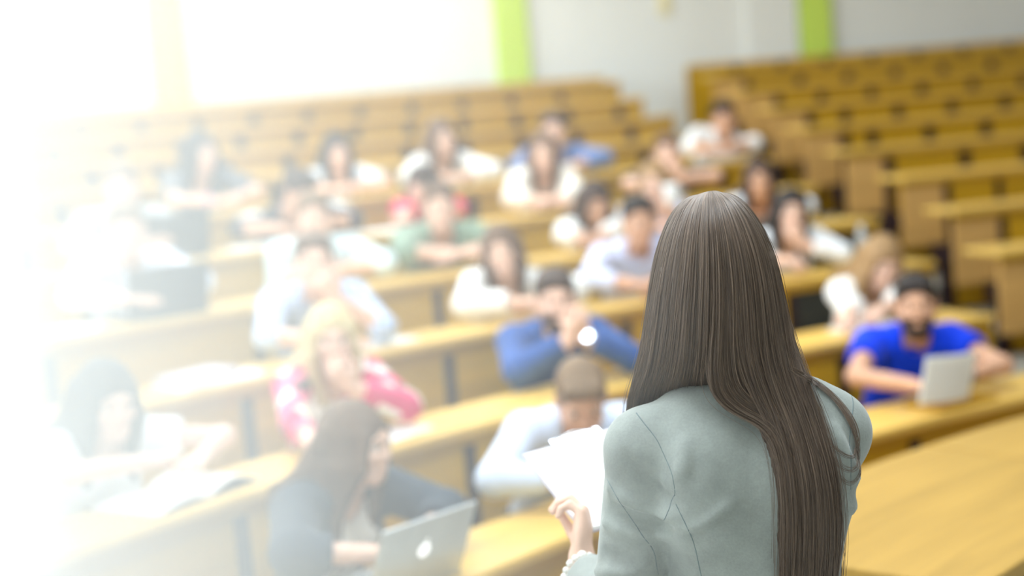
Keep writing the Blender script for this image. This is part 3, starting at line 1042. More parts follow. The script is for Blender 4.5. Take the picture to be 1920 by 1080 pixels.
    if p['top'] == 'stripe':
        for s in 'RL':
            a, e, w = arm[s]
            S = SDF(np.minimum(a, e) - 0.12, np.maximum(a, e) + 0.12, 0.011)
            o_ = np.array((0.018 if s == 'R' else -0.018, 0, 0.010))
            S.cone(a + o_ + (shc - a) * 0.10, a + o_ * 1.2 + (e - a) * 0.60, ru + 0.010, re + 0.014, k=0.02)
            obj('sleeve_stripe', to_mesh('sleeve_stripe', [S.mesh()]), CL['white_tee'], root)
    # trousers and shoes below the desk
    S = SDF((-0.28, -0.2, 0.03), (0.28, 0.56, 0.72), 0.022)
    S.ell((0, -0.005, 0.565), (0.168, 0.118, 0.10), 0.04)
    T = SDF((-0.24, 0.2, -0.02), (0.24, 0.62, 0.16), 0.014)
    for sg in (-1, 1):
        S.cone((sg * 0.085, 0.02, 0.54), (sg * 0.11, 0.40, 0.52), 0.085, 0.062, k=0.04)
        S.cone((sg * 0.11, 0.40, 0.52), (sg * 0.11, 0.36, 0.10), 0.060, 0.048, k=0.03)
        T.cone((sg * 0.11, 0.335, 0.045), (sg * 0.115, 0.485, 0.032), 0.040, 0.030, k=0.01)
        T.cone((sg * 0.11, 0.35, 0.08), (sg * 0.11, 0.35, 0.05), 0.042, 0.040, k=0.01)
    T.half((0, 0, 0.003), (0, 0, -1))
    S.half((0, 0, 0.455), (0, 0, -1)) if False else None
    if 'trousers' not in SHARED:
        SHARED['trousers'] = to_mesh('trousers', [S.mesh()]); SHARED['trousers'].materials.append(CL['trousers'])
        SHARED['shoes'] = to_mesh('shoes', [T.mesh()]); SHARED['shoes'].materials.append(CL['shoe'])
    obj('trousers', SHARED['trousers'], None, root)
    obj('shoes', SHARED['shoes'], None, root)
    # ---- face
    H4 = Matrix(np.vstack([np.hstack([HF, hc[:, None]]), [0, 0, 0, 1]]).tolist())
    for sg in (-1, 1):
        o = obj('eye', EYE, None, root); o.matrix_local = H4 @ Matrix.Translation(Vector((sg * 0.031, 0.0705, 0.006)) * hs)
        o = obj('eyebrow', BROW[p['hc']], None, root)
        o.matrix_local = H4 @ Matrix.Translation(Vector((sg * 0.032, 0.085, 0.031)) * hs) @ Matrix.Scale(sg, 4, (1, 0, 0))
    o = obj('lips', LIPS, None, root); o.matrix_local = H4 @ Matrix.Scale(hs, 4)
    if p.get('beard'):
        v = xf((BEARD[0] * hs, BEARD[1]), HF, hc)
        obj('beard', to_mesh('beard', [v]), HM[p['hc']], root)
    # ---- hair
    def HP(x, y, z): return hc + HF @ (np.array((x, y, z)) * hs)
    if p['hair'] == 'short':
        S = SDF(hc - 0.17, hc + 0.17, 0.0095)
        S.ell(HP(0, -0.024, 0.036), np.array((0.082, 0.103, 0.091)) * hs, 0.02, R=HF)
        for i in range(9):
            a = (i - 4) * 0.28
            S.cone(HP(0.055 * math.sin(a), 0.045 + 0.015 * math.cos(a), 0.086), HP(0.055 * math.sin(a), -0.035, 0.106 - 0.02 * abs(math.sin(a))), 0.015, 0.018, k=0.02)
        S.ell(HP(0, 0.085, -0.022), np.array((0.075, 0.080, 0.082)) * hs, 0.012, 'sub', R=HF)
        S.ell(HP(0, 0.02, -0.085), np.array((0.11, 0.09, 0.075)) * hs, 0.012, 'sub', R=HF)
        obj('hair', to_mesh('hair', [S.mesh()]), HM[p['hc']], root)
    else:
        l2, h2 = hc - np.array((0.26, 0.26, 0.52)), hc + np.array((0.26, 0.26, 0.2))
        S = SDF(l2, h2, 0.011)
        S.ell(HP(0, -0.026, 0.034), np.array((0.090, 0.108, 0.098)) * hs, 0.02, R=HF)
        S.ell(HP(0, 0.100, -0.040), np.array((0.058, 0.080, 0.092)) * hs, 0.012, 'sub', R=HF)
        dn = np.array((0, 0, -1.0))
        rr = random.Random(int(abs(hw[0]) * 1000))
        for sg in (-1, 1):
            # locks falling beside the face and over the front of the shoulders
            for j in range(5):
                y0 = 0.052 - 0.034 * j
                a = HP(sg * (0.060 + 0.008 * min(j, 2)), y0, 0.045)
                b = HP(sg * 0.082, y0 - 0.004, -0.055)
                c = nb + BF @ np.array((sg * (0.070 + 0.012 * j + rr.uniform(-.01, .01)), 0.085 - 0.050 * j, -0.030))
                e = nb + BF @ np.array((sg * (0.078 + 0.012 * j + rr.uniform(-.012, .012)), (0.128 if f else 0.11) - 0.062 * j - (0.03 if j > 2 else 0), -0.17 - rr.uniform(0, .04)))
                S.cone(a, b, 0.018, 0.019, k=0.016)
                S.cone(b, c, 0.019, 0.021, k=0.016)
                S.cone(c, e, 0.021, 0.011, k=0.014)
        for j in range(5):
            x = (j - 2) * 0.034
            S.cone(HP(x, -0.085, 0.0), nb + BF @ np.array((x * 1.3, -0.085, -0.02)), 0.034, 0.030, k=0.02)
            S.cone(nb + BF @ np.array((x * 1.3, -0.085, -0.02)), nb + BF @ np.array((x * 1.4, -0.110, -0.24)), 0.030, 0.014, k=0.02)
        obj('hair', to_mesh('hair', [S.mesh()]), HM[p['hc']], root)
    # ---- worn things that belong to the sitter
    for key, nm, mt in (('watch', 'wristwatch', M['steel']), ('band', 'wristband', M['purple'])):
        if p.get(key):
            Rh, w = HFR[p[key]]
            a, e, w = arm[p[key]]
            d = (w - e) / np.linalg.norm(w - e)
            Rr = frame(d, Rh[:, 2])
            rw2 = rw + 0.006
            bm = bmesh.new()
            ring = [Vector(w - d * 0.02 + Rr @ np.array((rw2 * math.cos(t), 0, rw2 * math.sin(t)))) for t in np.linspace(0, 2 * math.pi, 19)]
            tube_pts(bm, ring, 0.006, 6)
            if key == 'watch':
                # dial tilted so its mirror glass throws a lamp's glint towards the camera
                wp_ = Rz @ w + org
                t1_, t2_ = np.array((0.0, 0.0, 1.9)) - wp_, np.array((-0.30, 2.30, 4.42)) - wp_
                nrm = Rz.T @ (t1_ / np.linalg.norm(t1_) + t2_ / np.linalg.norm(t2_)); nrm /= np.linalg.norm(nrm)
                y_ = d - nrm * (d @ nrm); y_ /= np.linalg.norm(y_)
                Rd = np.stack([np.cross(y_, nrm), y_, nrm], 1)
                c = Vector(w - d * 0.02 + nrm * (rw2 + 0.004))
                Mx = Matrix(np.vstack([np.hstack([Rd, np.array(c)[:, None]]), [0, 0, 0, 1]]).tolist())
                bmesh.ops.create_cone(bm, cap_ends=True, segments=20, radius1=0.022, radius2=0.020, depth=0.010, matrix=Mx)
                bd = bmesh.new()
                bmesh.ops.create_cone(bd, cap_ends=True, segments=20, radius1=0.0190, radius2=0.0190, depth=0.001, matrix=Mx @ Matrix.Translation((0, 0, 0.0056)))
                wo = obj(nm, bm, mt, root)
                obj('watch_glass', bd, M['mirror'], wo)
                continue
            obj(nm, bm, mt, root)
    return root


SHARED = {}
PEOPLE = [
    {'k': 1, 'head': (-0.475, 4.01, 1.087), 'faz': 130.9, 'haz': 111.2, 'pitch': 8, 'roll': 0, 'R': (-0.376, 3.702, 0.812), 'L': (-0.29, 3.809, 0.812), 'rp': 'flat', 'lp': 'flat', 'sex': 'f', 'hair': 'long', 'hc': 'brown', 'skin': 'fair', 'top': 'white_knit', 'slv': 0.62, 'label': 'woman in dark cardigan with long brown hair typing at a silver laptop', 'over': 'charcoal', 'dz': 0.02},
    {'k': 1, 'head': (0.194, 4.519, 1.066), 'faz': 164.0, 'haz': -183.5, 'pitch': 34, 'roll': 0, 'R': (0.158, 4.285, 0.812), 'L': (0.221, 4.317, 0.812), 'rp': 'curl', 'lp': 'curl', 'sex': 'm', 'hair': 'short', 'hc': 'sandy', 'skin': 'tan', 'top': 'pale_blue', 'slv': 0.8, 'label': 'sandy haired young man in pale blue shirt bowing his head over the front desk', 'dz': 0.022},
    {'k': 1, 'head': (1.631, 5.73, 1.107), 'faz': 173.8, 'haz': -166.1, 'pitch': 4, 'roll': 0, 'R': (1.515, 5.348, 0.812), 'L': (1.724, 5.426, 0.812), 'rp': 'grip', 'lp': 'grip', 'sex': 'm', 'hair': 'short', 'hc': 'black', 'skin': 'tan', 'top': 'royal_blue', 'slv': 0.0, 'label': 'bearded man in a bright royal blue polo shirt holding white papers', 'beard': 1, 'collar': 1, 'watch': 'L', 'dz': 0.016},
    {'k': 2, 'head': (-1.253, 4.279, 1.225), 'faz': 141.4, 'haz': 141.7, 'pitch': 14, 'roll': 0, 'R': (-1.076, 4.155, 0.986), 'L': (-0.937, 4.211, 0.986), 'rp': 'curl', 'lp': 'flat', 'sex': 'f', 'hair': 'long', 'hc': 'black', 'skin': 'fair', 'top': 'white_tee', 'slv': 0.0, 'label': 'woman with long black hair in white tee leaning over an open notebook', 'dz': 0.045},
    {'k': 2, 'head': (-0.648, 4.972, 1.267), 'faz': 157.3, 'haz': 167.6, 'pitch': 4, 'roll': 0, 'R': (-0.684, 4.508, 0.986), 'L': (-0.58, 4.841, 1.182), 'rp': 'curl', 'lp': 'curl', 'sex': 'f', 'hair': 'long', 'hc': 'blond', 'skin': 'fair', 'top': 'floral', 'slv': 0.85, 'label': 'blond woman in pink floral top and cream scarf resting chin on hand', 'scarf': 'cream'},
    {'k': 2, 'head': (0.172, 5.708, 1.251), 'faz': 165.8, 'haz': -182.3, 'pitch': 6, 'roll': 0, 'R': (0.209, 5.495, 1.189), 'L': (0.265, 5.54, 1.183), 'rp': 'curl', 'lp': 'curl', 'sex': 'm', 'hair': 'short', 'hc': 'darkbrown', 'skin': 'fair', 'top': 'navy', 'slv': 0.9, 'label': 'man in navy blue sweater with hands clasped before his face', 'beard': 1, 'watch': 'L'},
    {'k': 2, 'head': (1.738, 6.612, 1.192), 'faz': 172.6, 'haz': -183.3, 'pitch': 26, 'roll': 10, 'R': (1.465, 6.214, 0.986), 'L': (1.624, 6.299, 0.986), 'rp': 'curl', 'lp': 'curl', 'sex': 'f', 'hair': 'long', 'hc': 'honey', 'skin': 'fair', 'top': 'white_knit', 'slv': 0.35, 'label': 'woman with long honey brown hair in loose white top writing on paper'},
    {'k': 3, 'head': (-0.814, 5.941, 1.468), 'faz': 158.5, 'haz': 168.2, 'pitch': 2, 'roll': 0, 'R': (-0.723, 5.631, 1.161), 'L': (-0.726, 5.805, 1.389), 'rp': 'flat', 'lp': 'curl', 'sex': 'm', 'hair': 'short', 'hc': 'brown', 'skin': 'fair', 'top': 'plaid_blue', 'slv': 0.45, 'label': 'man in light blue checked shirt holding his hand to his mouth', 'collar': 1},
    {'k': 3, 'head': (-0.035, 6.546, 1.399), 'faz': 165.5, 'haz': 183.7, 'pitch': 4, 'roll': -8, 'R': (0.043, 6.268, 1.161), 'L': (0.107, 6.315, 1.161), 'rp': 'curl', 'lp': 'curl', 'sex': 'f', 'hair': 'long', 'hc': 'brown', 'skin': 'fair', 'top': 'white_knit', 'slv': 0.9, 'label': 'woman in white long sleeved sweater with head tilted behind the navy sweater man'},
    {'k': 3, 'head': (0.652, 7.021, 1.449), 'faz': 170.9, 'haz': -184.7, 'pitch': 6, 'roll': 0, 'R': (0.572, 6.632, 1.161), 'L': (0.72, 6.724, 1.161), 'rp': 'curl', 'lp': 'curl', 'sex': 'm', 'hair': 'short', 'hc': 'black', 'skin': 'tan', 'top': 'lilac_blue', 'slv': 0.8, 'label': 'black haired man in pale lilac blue dress shirt with forearms on desk', 'collar': 1},
    {'k': 3, 'head': (1.497, 7.465, 1.406), 'faz': 176.9, 'haz': -176.7, 'pitch': 4, 'roll': 8, 'R': (1.39, 7.092, 1.161), 'L': (1.51, 7.339, 1.312), 'rp': 'curl', 'lp': 'curl', 'sex': 'f', 'hair': 'long', 'hc': 'black', 'skin': 'fair', 'top': 'white_tee', 'slv': 0.8, 'label': 'woman with long black hair propping her cheek on her hand at the aisle end'},
    {'k': 4, 'head': (-1.672, 6.279, 1.645), 'faz': 153.3, 'haz': 159.1, 'pitch': 8, 'roll': 0, 'R': (-1.605, 5.907, 1.335), 'L': (-1.497, 6.016, 1.335), 'rp': 'flat', 'lp': 'flat', 'sex': 'm', 'hair': 'short', 'hc': 'sandy', 'skin': 'fair', 'top': 'plaid_white', 'slv': 0.85, 'label': 'man in white checked shirt sitting behind an open black laptop', 'collar': 1, 'dz': 0.035},
    {'k': 4, 'head': (-0.931, 6.937, 1.602), 'faz': 159.9, 'haz': 172.4, 'pitch': 4, 'roll': 0, 'R': (-1.021, 6.759, 1.335), 'L': (-0.866, 6.886, 1.335), 'rp': 'flat', 'lp': 'flat', 'sex': 'm', 'hair': 'short', 'hc': 'sandy', 'skin': 'fair', 'top': 'mint', 'slv': 0.35, 'label': 'man in pale mint shirt behind the man in the light blue checked shirt'},
    {'k': 4, 'head': (-0.335, 7.331, 1.585), 'faz': 164.6, 'haz': 175.4, 'pitch': 4, 'roll': 0, 'R': (-0.237, 7.07, 1.335), 'L': (-0.221, 7.081, 1.335), 'rp': 'flat', 'lp': 'flat', 'sex': 'm', 'hair': 'short', 'hc': 'brown', 'skin': 'fair', 'top': 'dark_grey', 'slv': 0.45, 'label': 'man in open sage green shirt over dark tee with folded arms', 'over': 'sage', 'dz': 0.015},
    {'k': 4, 'head': (0.499, 7.894, 1.512), 'faz': 170.6, 'haz': -188.4, 'pitch': 20, 'roll': 0, 'R': (0.388, 7.474, 1.335), 'L': (0.5, 7.539, 1.335), 'rp': 'curl', 'lp': 'curl', 'sex': 'f', 'hair': 'long', 'hc': 'darkbrown', 'skin': 'tan', 'top': 'white_knit', 'slv': 0.9, 'label': 'woman with long dark wavy hair in white sweater looking down at desk'},
    {'k': 4, 'head': (0.861, 8.174, 1.585), 'faz': 173.1, 'haz': -166.0, 'pitch': 4, 'roll': 0, 'R': (0.839, 7.804, 1.335), 'L': (0.911, 7.841, 1.466), 'rp': 'curl', 'lp': 'grip', 'sex': 'f', 'hair': 'long', 'hc': 'honey', 'skin': 'fair', 'top': 'lilac_blue', 'slv': 0.6, 'label': 'honey haired woman in lilac top raising a white cup'},
    {'k': 4, 'head': (1.496, 8.331, 1.55), 'faz': 177.1, 'haz': -169.8, 'pitch': 4, 'roll': 0, 'R': (1.434, 8.261, 1.335), 'L': (1.535, 8.304, 1.335), 'rp': 'flat', 'lp': 'flat', 'sex': 'f', 'hair': 'long', 'hc': 'darkbrown', 'skin': 'tan', 'top': 'white_tee', 'slv': 0.4, 'label': 'dark haired woman in white top half hidden behind the lecturer'},
    {'k': 5, 'head': (-1.918, 7.192, 1.819), 'faz': 154.2, 'haz': 165.1, 'pitch': 4, 'roll': 0, 'R': (-1.877, 6.781, 1.51), 'L': (-1.721, 6.925, 1.51), 'rp': 'flat', 'lp': 'flat', 'sex': 'm', 'hair': 'short', 'hc': 'sandy', 'skin': 'fair', 'top': 'grey_tee', 'slv': 0.4, 'label': 'man in grey tee behind the man in the white checked shirt', 'dz': 0.03},
    {'k': 5, 'head': (-1.111, 7.776, 1.708), 'faz': 160.4, 'haz': 131.9, 'pitch': 30, 'roll': 0, 'R': (-1.192, 7.373, 1.51), 'L': (-0.989, 7.53, 1.51), 'rp': 'curl', 'lp': 'curl', 'sex': 'm', 'hair': 'short', 'hc': 'darkbrown', 'skin': 'tan', 'top': 'stripe', 'slv': 0.4, 'label': 'man in black tee with white shoulder stripes bending over his notes', 'dz': 0.012},
    {'k': 5, 'head': (-0.481, 8.354, 1.664), 'faz': 165.1, 'haz': 201.7, 'pitch': 20, 'roll': 0, 'R': (-0.57, 7.829, 1.51), 'L': (-0.327, 7.99, 1.51), 'rp': 'flat', 'lp': 'flat', 'sex': 'f', 'hair': 'long', 'hc': 'darkbrown', 'skin': 'fair', 'top': 'pink_red', 'slv': 0.45, 'label': 'woman in bright pinkish red top with long dark hair'},
    {'k': 5, 'head': (0.254, 8.665, 1.803), 'faz': 169.8, 'haz': -178.3, 'pitch': 2, 'roll': 0, 'R': (0.27, 8.344, 1.51), 'L': (0.258, 8.337, 1.51), 'rp': 'flat', 'lp': 'flat', 'sex': 'f', 'hair': 'long', 'hc': 'brown', 'skin': 'fair', 'top': 'taupe', 'slv': 0.7, 'label': 'woman in cream cardigan over taupe top with arms crossed on desk', 'over': 'cream'},
    {'k': 5, 'head': (1.06, 9.096, 1.728), 'faz': 174.7, 'haz': -173.4, 'pitch': 6, 'roll': 0, 'R': (0.938, 8.681, 1.51), 'L': (1.108, 8.877, 1.641), 'rp': 'curl', 'lp': 'curl', 'sex': 'm', 'hair': 'short', 'hc': 'brown', 'skin': 'fair', 'top': 'dark_navy', 'slv': 0.2, 'label': 'man in dark navy tee leaning his face on his raised hand', 'dz': 0.02},
    {'k': 6, 'head': (-1.739, 8.346, 1.969), 'faz': 157.9, 'haz': 138.2, 'pitch': 6, 'roll': 0, 'R': (-1.617, 8.074, 1.685), 'L': (-1.538, 8.135, 1.685), 'rp': 'flat', 'lp': 'flat', 'sex': 'f', 'hair': 'long', 'hc': 'black', 'skin': 'fair', 'top': 'grey_dark', 'slv': 0.3, 'label': 'woman with long straight dark hair in dark grey top with a purple wristband', 'band': 'R'},
    {'k': 6, 'head': (-1.009, 8.839, 1.903), 'faz': 162.8, 'haz': 165.5, 'pitch': 6, 'roll': 0, 'R': (-1.031, 8.5, 1.685), 'L': (-0.947, 8.832, 1.75), 'rp': 'flat', 'lp': 'curl', 'sex': 'f', 'hair': 'long', 'hc': 'black', 'skin': 'fair', 'top': 'white_tee', 'slv': 0.3, 'label': 'woman in white tee with dark hair touching her neck'},
    {'k': 6, 'head': (-0.373, 9.226, 1.939), 'faz': 166.8, 'haz': 157.7, 'pitch': 6, 'roll': -6, 'R': (-0.363, 8.921, 1.685), 'L': (-0.215, 9.006, 1.685), 'rp': 'flat', 'lp': 'flat', 'sex': 'f', 'hair': 'long', 'hc': 'brown', 'skin': 'fair', 'top': 'white_knit', 'slv': 0.9, 'label': 'long haired woman in white blouse sitting highest of the middle seats'},
    {'k': 6, 'head': (0.364, 9.675, 1.925), 'faz': 171.2, 'haz': -177.8, 'pitch': 4, 'roll': 0, 'R': (0.304, 9.28, 1.685), 'L': (0.501, 9.375, 1.685), 'rp': 'flat', 'lp': 'flat', 'sex': 'm', 'hair': 'short', 'hc': 'darkbrown', 'skin': 'fair', 'top': 'denim', 'slv': 0.85, 'label': 'man in denim blue shirt behind the woman in the cream cardigan'},
    {'k': 6, 'head': (1.599, 10.173, 1.912), 'faz': 177.9, 'haz': -171.1, 'pitch': 12, 'roll': 0, 'R': (1.455, 9.773, 1.685), 'L': (1.564, 9.812, 1.685), 'rp': 'flat', 'lp': 'flat', 'sex': 'm', 'hair': 'short', 'hc': 'black', 'skin': 'tan', 'top': 'white_tee', 'slv': 0.5, 'label': 'man in white open collar shirt leaning on folded arms beside the aisle', 'collar': 1, 'lat': -0.13, 'dz': 0.02},
]
# ------------------------------------------------------------------ lecture table in front of the first row
ZT = 0.85
tm = -35.0
tb = pol(tm, 6.25, 0)
table = empty('lecture_table', tb)
tag(table, 'large curved honey coloured lecture table in front of the first desk row', 'table')
toff = Vector(HC) - tb
for a, b in ((-48.0, -37.66), (-37.60, -24.0)):
    bm = arc_box(bmesh.new(), 5.85, 6.65, ZT - 0.045, ZT, a, b)
    bevel(bm, 0.008, 2)
    obj('table_top', bm, M['table'], table).location = toff
bm = arc_box(bmesh.new(), 6.50, 6.525, 0.06, ZT - 0.045, -47.4, -24.6)
obj('front_panel', bm, M['panel'], table).location = toff
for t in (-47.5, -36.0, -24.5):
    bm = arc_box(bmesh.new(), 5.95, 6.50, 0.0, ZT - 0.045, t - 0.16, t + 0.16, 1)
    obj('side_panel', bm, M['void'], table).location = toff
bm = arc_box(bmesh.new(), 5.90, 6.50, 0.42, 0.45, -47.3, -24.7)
obj('shelf', bm, M['void'], table).location = toff  # added shelf, dark in place of the shade beneath the table

# ------------------------------------------------------------------ the lecturer seen from behind
TO = np.array((0.355, 2.22, 0.0))
lect = empty('person', TO)
tag(lect, 'lecturer seen from behind with long straight dark brown hair and grey green suede blazer', 'person')
lecM = mat('grey_green_suede', srgb(154, 159, 153), 0.9, 0.12, None, sheen=0.35)


def suede(nt, b, col):
    tc = N(nt, 'ShaderNodeTexCoord')
    n1 = N(nt, 'ShaderNodeTexNoise', Scale=9.0, Detail=5.0, Roughness=0.62)
    n2 = N(nt, 'ShaderNodeTexNoise', Scale=260.0, Detail=2.0)
    for n in (n1, n2):
        nt.links.new(tc.outputs['Object'], n.inputs['Vector'])
    rp = N(nt, 'ShaderNodeValToRGB')
    rp.color_ramp.elements[0].position = 0.32; rp.color_ramp.elements[1].position = 0.70
    rp.color_ramp.elements[0].color = (*[c * 0.80 for c in col], 1)
    rp.color_ramp.elements[1].color = (*[min(1, c * 1.14) for c in col], 1)
    nt.links.new(n1.outputs['Fac'], rp.inputs['Fac'])
    mx = N(nt, 'ShaderNodeMix', data_type='RGBA', blend_type='OVERLAY')
    mx.inputs['Factor'].default_value = 0.12
    nt.links.new(rp.outputs['Color'], mx.inputs[6]); nt.links.new(n2.outputs['Fac'], mx.inputs[7])
    nt.links.new(mx.outputs[2], b.inputs['Base Color'])
    bp = N(nt, 'ShaderNodeBump', Strength=0.25, Distance=0.0015)
    nt.links.new(n2.outputs['Fac'], bp.inputs['Height'])
    nt.links.new(bp.outputs['Normal'], b.inputs['Normal'])


suede(lecM.node_tree, lecM.node_tree.nodes['Principled BSDF'], srgb(154, 159, 153))
SHL, ELL, WRL = V3(-0.168, 0.005, 1.415), V3(-0.212, 0.035, 1.150), V3(-0.276, 0.205, 1.162)
SHR, ELR, WRR = V3(0.134, 0.005, 1.418), V3(0.112, 0.165, 1.235), V3(-0.020, 0.300, 1.200)


def lect_torso(S, g):
    S.ell((0, 0.005, 1.335), (0.150 + g, 0.100 + g, 0.165 + g), 0.05)
    S.ell((0, 0.015, 1.12), (0.128 + g, 0.088 + g, 0.22 + g), 0.06)
    S.ell((0, 0.010, 0.93), (0.165 + g, 0.115 + g, 0.15 + g), 0.06)
    S.cone(SHL + (0.02, 0, 0.018), SHR + (-0.02, 0, 0.018), 0.040 + g, k=0.05)
    S.cone((-0.085, 0.0, 1.462), (0.085, 0.0, 1.462), 0.040 + g, k=0.05)
    for q in (-1, 1):
        S.ell((q * 0.07, 0.085, 1.28), (0.062 + g, 0.055 + g, 0.062 + g), 0.03)
        S.ell((q * 0.075, -0.060, 1.36), (0.060 + g, 0.040 + g, 0.085 + g), 0.05)


S = SDF((-0.36, -0.18, 0.74), (0.30, 0.42, 1.58), 0.0062)
lect_torso(S, 0.010)
for a, e, w, sg in ((SHL, ELL, WRL, -1), (SHR, ELR, WRR, 1)):
    S.ell(a + (sg * 0.004, 0, 0.006), (0.055, 0.060, 0.058), 0.028)     # padded sleeve head
    S.cone(a, e, 0.0575, 0.0545, k=0.022)
    S.cone(e, e + (w - e) * 0.80, 0.0535, 0.046, k=0.02, cut=True)
# sleeve and back folds: soft ridges and hollows running from the armpits and elbow creases
JACKET = S


def back_y(x, z, off=0.0, D=None):
    """first crossing of the blazer's surface when coming from behind"""
    D = D or JACKET
    x, z = np.atleast_1d(x).astype(float), np.atleast_1d(z).astype(float)
    ys = np.linspace(-0.17, 0.25, 85)
    P = np.stack([np.repeat(x, 85), np.tile(ys, len(x)), np.repeat(z, 85)], 1)
    d = D.sample(P).reshape(len(x), 85) - off
    hit = d < 0
    i = np.argmax(hit, 1)
    y = ys[i]
    j = np.maximum(i - 1, 0)
    d1, d0 = d[np.arange(len(x)), i], d[np.arange(len(x)), j]
    y = np.where(i > 0, ys[j] + (ys[1] - ys[0]) * d0 / (d0 - d1 + 1e-9), y)
    y[~hit.any(1)] = np.nan
    return y


FOLD = [((-0.140, 1.322), (-0.238, 1.376), 0.008, 1), ((-0.142, 1.292), (-0.250, 1.312), 0.007, 1), ((-0.150, 1.268), (-0.250, 1.222), 0.009, 1),
        ((-0.158, 1.216), (-0.256, 1.196), 0.007, 1), ((-0.136, 1.350), (-0.205, 1.420), 0.006, -1), ((-0.146, 1.306), (-0.240, 1.342), 0.007, -1),
        ((-0.152, 1.250), (-0.262, 1.262), 0.006, -1), ((-0.160, 1.196), (-0.262, 1.214), 0.005, -1), ((-0.118, 1.395), (-0.108, 1.440), 0.005, 1),
        ((-0.112, 1.310), (-0.050, 1.352), 0.004, 1), ((-0.116, 1.292), (-0.060, 1.322), 0.003, -1), ((-0.100, 1.225), (-0.040, 1.205), 0.003, 1),
        ((0.118, 1.440), (0.150, 1.360), 0.004, 1), ((0.100, 1.345), (0.140, 1.320), 0.004, 1)]
for a, b, amp, sg in FOLD:
    n = 7
    xs, zs = np.linspace(a[0], b[0], n), np.linspace(a[1], b[1], n) - 0.006 * np.sin(np.linspace(0, np.pi, n))
    ysf = back_y(xs, zs)
    for i in range(n - 1):
        if np.isnan(ysf[i]) or np.isnan(ysf[i + 1]):
            continue
        w0, w1 = [amp * math.sin(math.pi * (t + 0.6) / (n + 0.2)) for t in (i, i + 1)]
        r = 0.011
        d0, d1 = (r - w0, r - w1) if sg > 0 else (-(r - w0), -(r - w1))
        S.cone((xs[i], ysf[i] + d0, zs[i]), (xs[i + 1], ysf[i + 1] + d1, zs[i + 1]), r, k=0.010, mode='add' if sg > 0 else 'sub')
# neckline and hem
S.ell((0, 0.075, 1.50), (0.055, 0.11, 0.14), 0.01, 'sub')
S.ell((0, 0.012, 1.535), (0.052, 0.060, 0.05), 0.01, 'sub')
S.ell((0, 0.17, 1.18), (0.035, 0.10, 0.36), 0.01, 'sub')
S.half((0, 0, 0.79), (0, 0, -1))
obj('blazer', to_mesh('blazer', [S.mesh()]), lecM, lect)
# lapel collar at the back of the neck
S = SDF((-0.13, -0.12, 1.40), (0.13, 0.14, 1.60), 0.006)
for i in range(14):
    q = []
    for j in (i, i + 1):
        a = math.radians(150 + 240 * j / 14)
        q.append(np.array((0.066 * math.cos(a), 0.012 + 0.066 * math.sin(a), 1.502 - 0.016 * (1 + math.sin(a)))))
    S.cone(q[0], q[1], 0.010, k=0.006); S.cone(q[0] - (0, 0, 0.014), q[1] - (0, 0, 0.014), 0.011, k=0.006)
obj('collar', to_mesh('collar', [S.mesh()]), lecM, lect)


seamM = mat('seam_thread', srgb(122, 134, 134), 0.9, 0.1, noise_var((60, 60, 60), 0.1))


def seam(pts, name='seam'):
    p = np.array(pts, float)
    t = np.linspace(0, len(p) - 1, 40)
    x = np.interp(t, np.arange(len(p)), p[:, 0]); z = np.interp(t, np.arange(len(p)), p[:, 1])
    for _ in range(4):
        x[1:-1] = (x[:-2] + 2 * x[1:-1] + x[2:]) / 4; z[1:-1] = (z[:-2] + 2 * z[1:-1] + z[2:]) / 4
    y = back_y(x, z)
    ok = ~np.isnan(y)
    q = [Vector((a, b + 0.0004, c)) for a, b, c in zip(x[ok], y[ok], z[ok])]
    bm = bmesh.new(); tube_pts(bm, q, 0.0010, 5)
    obj(name, bm, seamM, lect)


seam([(-0.176, 1.482), (-0.150, 1.446), (-0.134, 1.400), (-0.131, 1.364), (-0.150, 1.322)])
seam([(-0.131, 1.349), (-0.108, 1.290), (-0.094, 1.205), (-0.090, 1.10), (-0.100, 0.95), (-0.110, 0.80)])
seam([(-0.240, 1.400), (-0.205, 1.330), (-0.165, 1.262), (-0.158, 1.20)])
seam([(0.168, 1.482), (0.150, 1.446), (0.140, 1.400), (0.138, 1.35)])

# body: neck, head, hands, one mesh; shirt, trousers, shoes as clothes
HCL = V3(-0.028, 0.042, 1.686)
HFL = frame((-0.30, 0.95, -0.10), (0, 0.05, 1.0))
S = SDF((-0.34, -0.15, 0.80), (0.26, 0.40, 1.62), 0.012)
lect_torso(S, -0.012)
S.cone((-0.002, 0.01, 1.45), HCL + HFL @ V3(0, -0.034, -0.12), 0.052, 0.047, k=0.03)
for a, e, w in ((SHL, ELL, WRL), (SHR, ELR, WRR)):
    S.cone(a, e, 0.040, 0.036, k=0.03); S.cone(e, w, 0.036, 0.0265, k=0.02)
hl = frame((0.10, 0.35, 0.70), (0.80, -0.10, 0.10))       # left hand rising along the clipboard edge
hr = frame((-0.75, 0.35, 0.35), (0.1, -0.3, 0.8))
ml = mirror((HANDS['curl'][0] * 0.95, HANDS['curl'][1]))
parts = [S.mesh(), xf((HEADS['f'][0] * 0.88, HEADS['f'][1]), HFL, HCL), xf(ml, hl, WRL + V3(0.004, 0.012, 0.018)), xf((HANDS['grip'][0] * 0.95, HANDS['grip'][1]), hr, WRR)]
obj('body', to_mesh('body', parts), SKIN['fair'], lect)
H4 = Matrix(np.vstack([np.hstack([HFL, HCL[:, None]]), [0, 0, 0, 1]]).tolist()) @ Matrix.Scale(0.88, 4)
for sg in (-1, 1):
    o = obj('eye', EYE, None, lect); o.matrix_local = H4 @ Matrix.Translation(Vector((sg * 0.031, 0.0705, 0.006)))
    o = obj('eyebrow', BROW['darkbrown'], None, lect); o.matrix_local = H4 @ Matrix.Translation(Vector((sg * 0.032, 0.085, 0.031))) @ Matrix.Scale(sg, 4, (1, 0, 0))
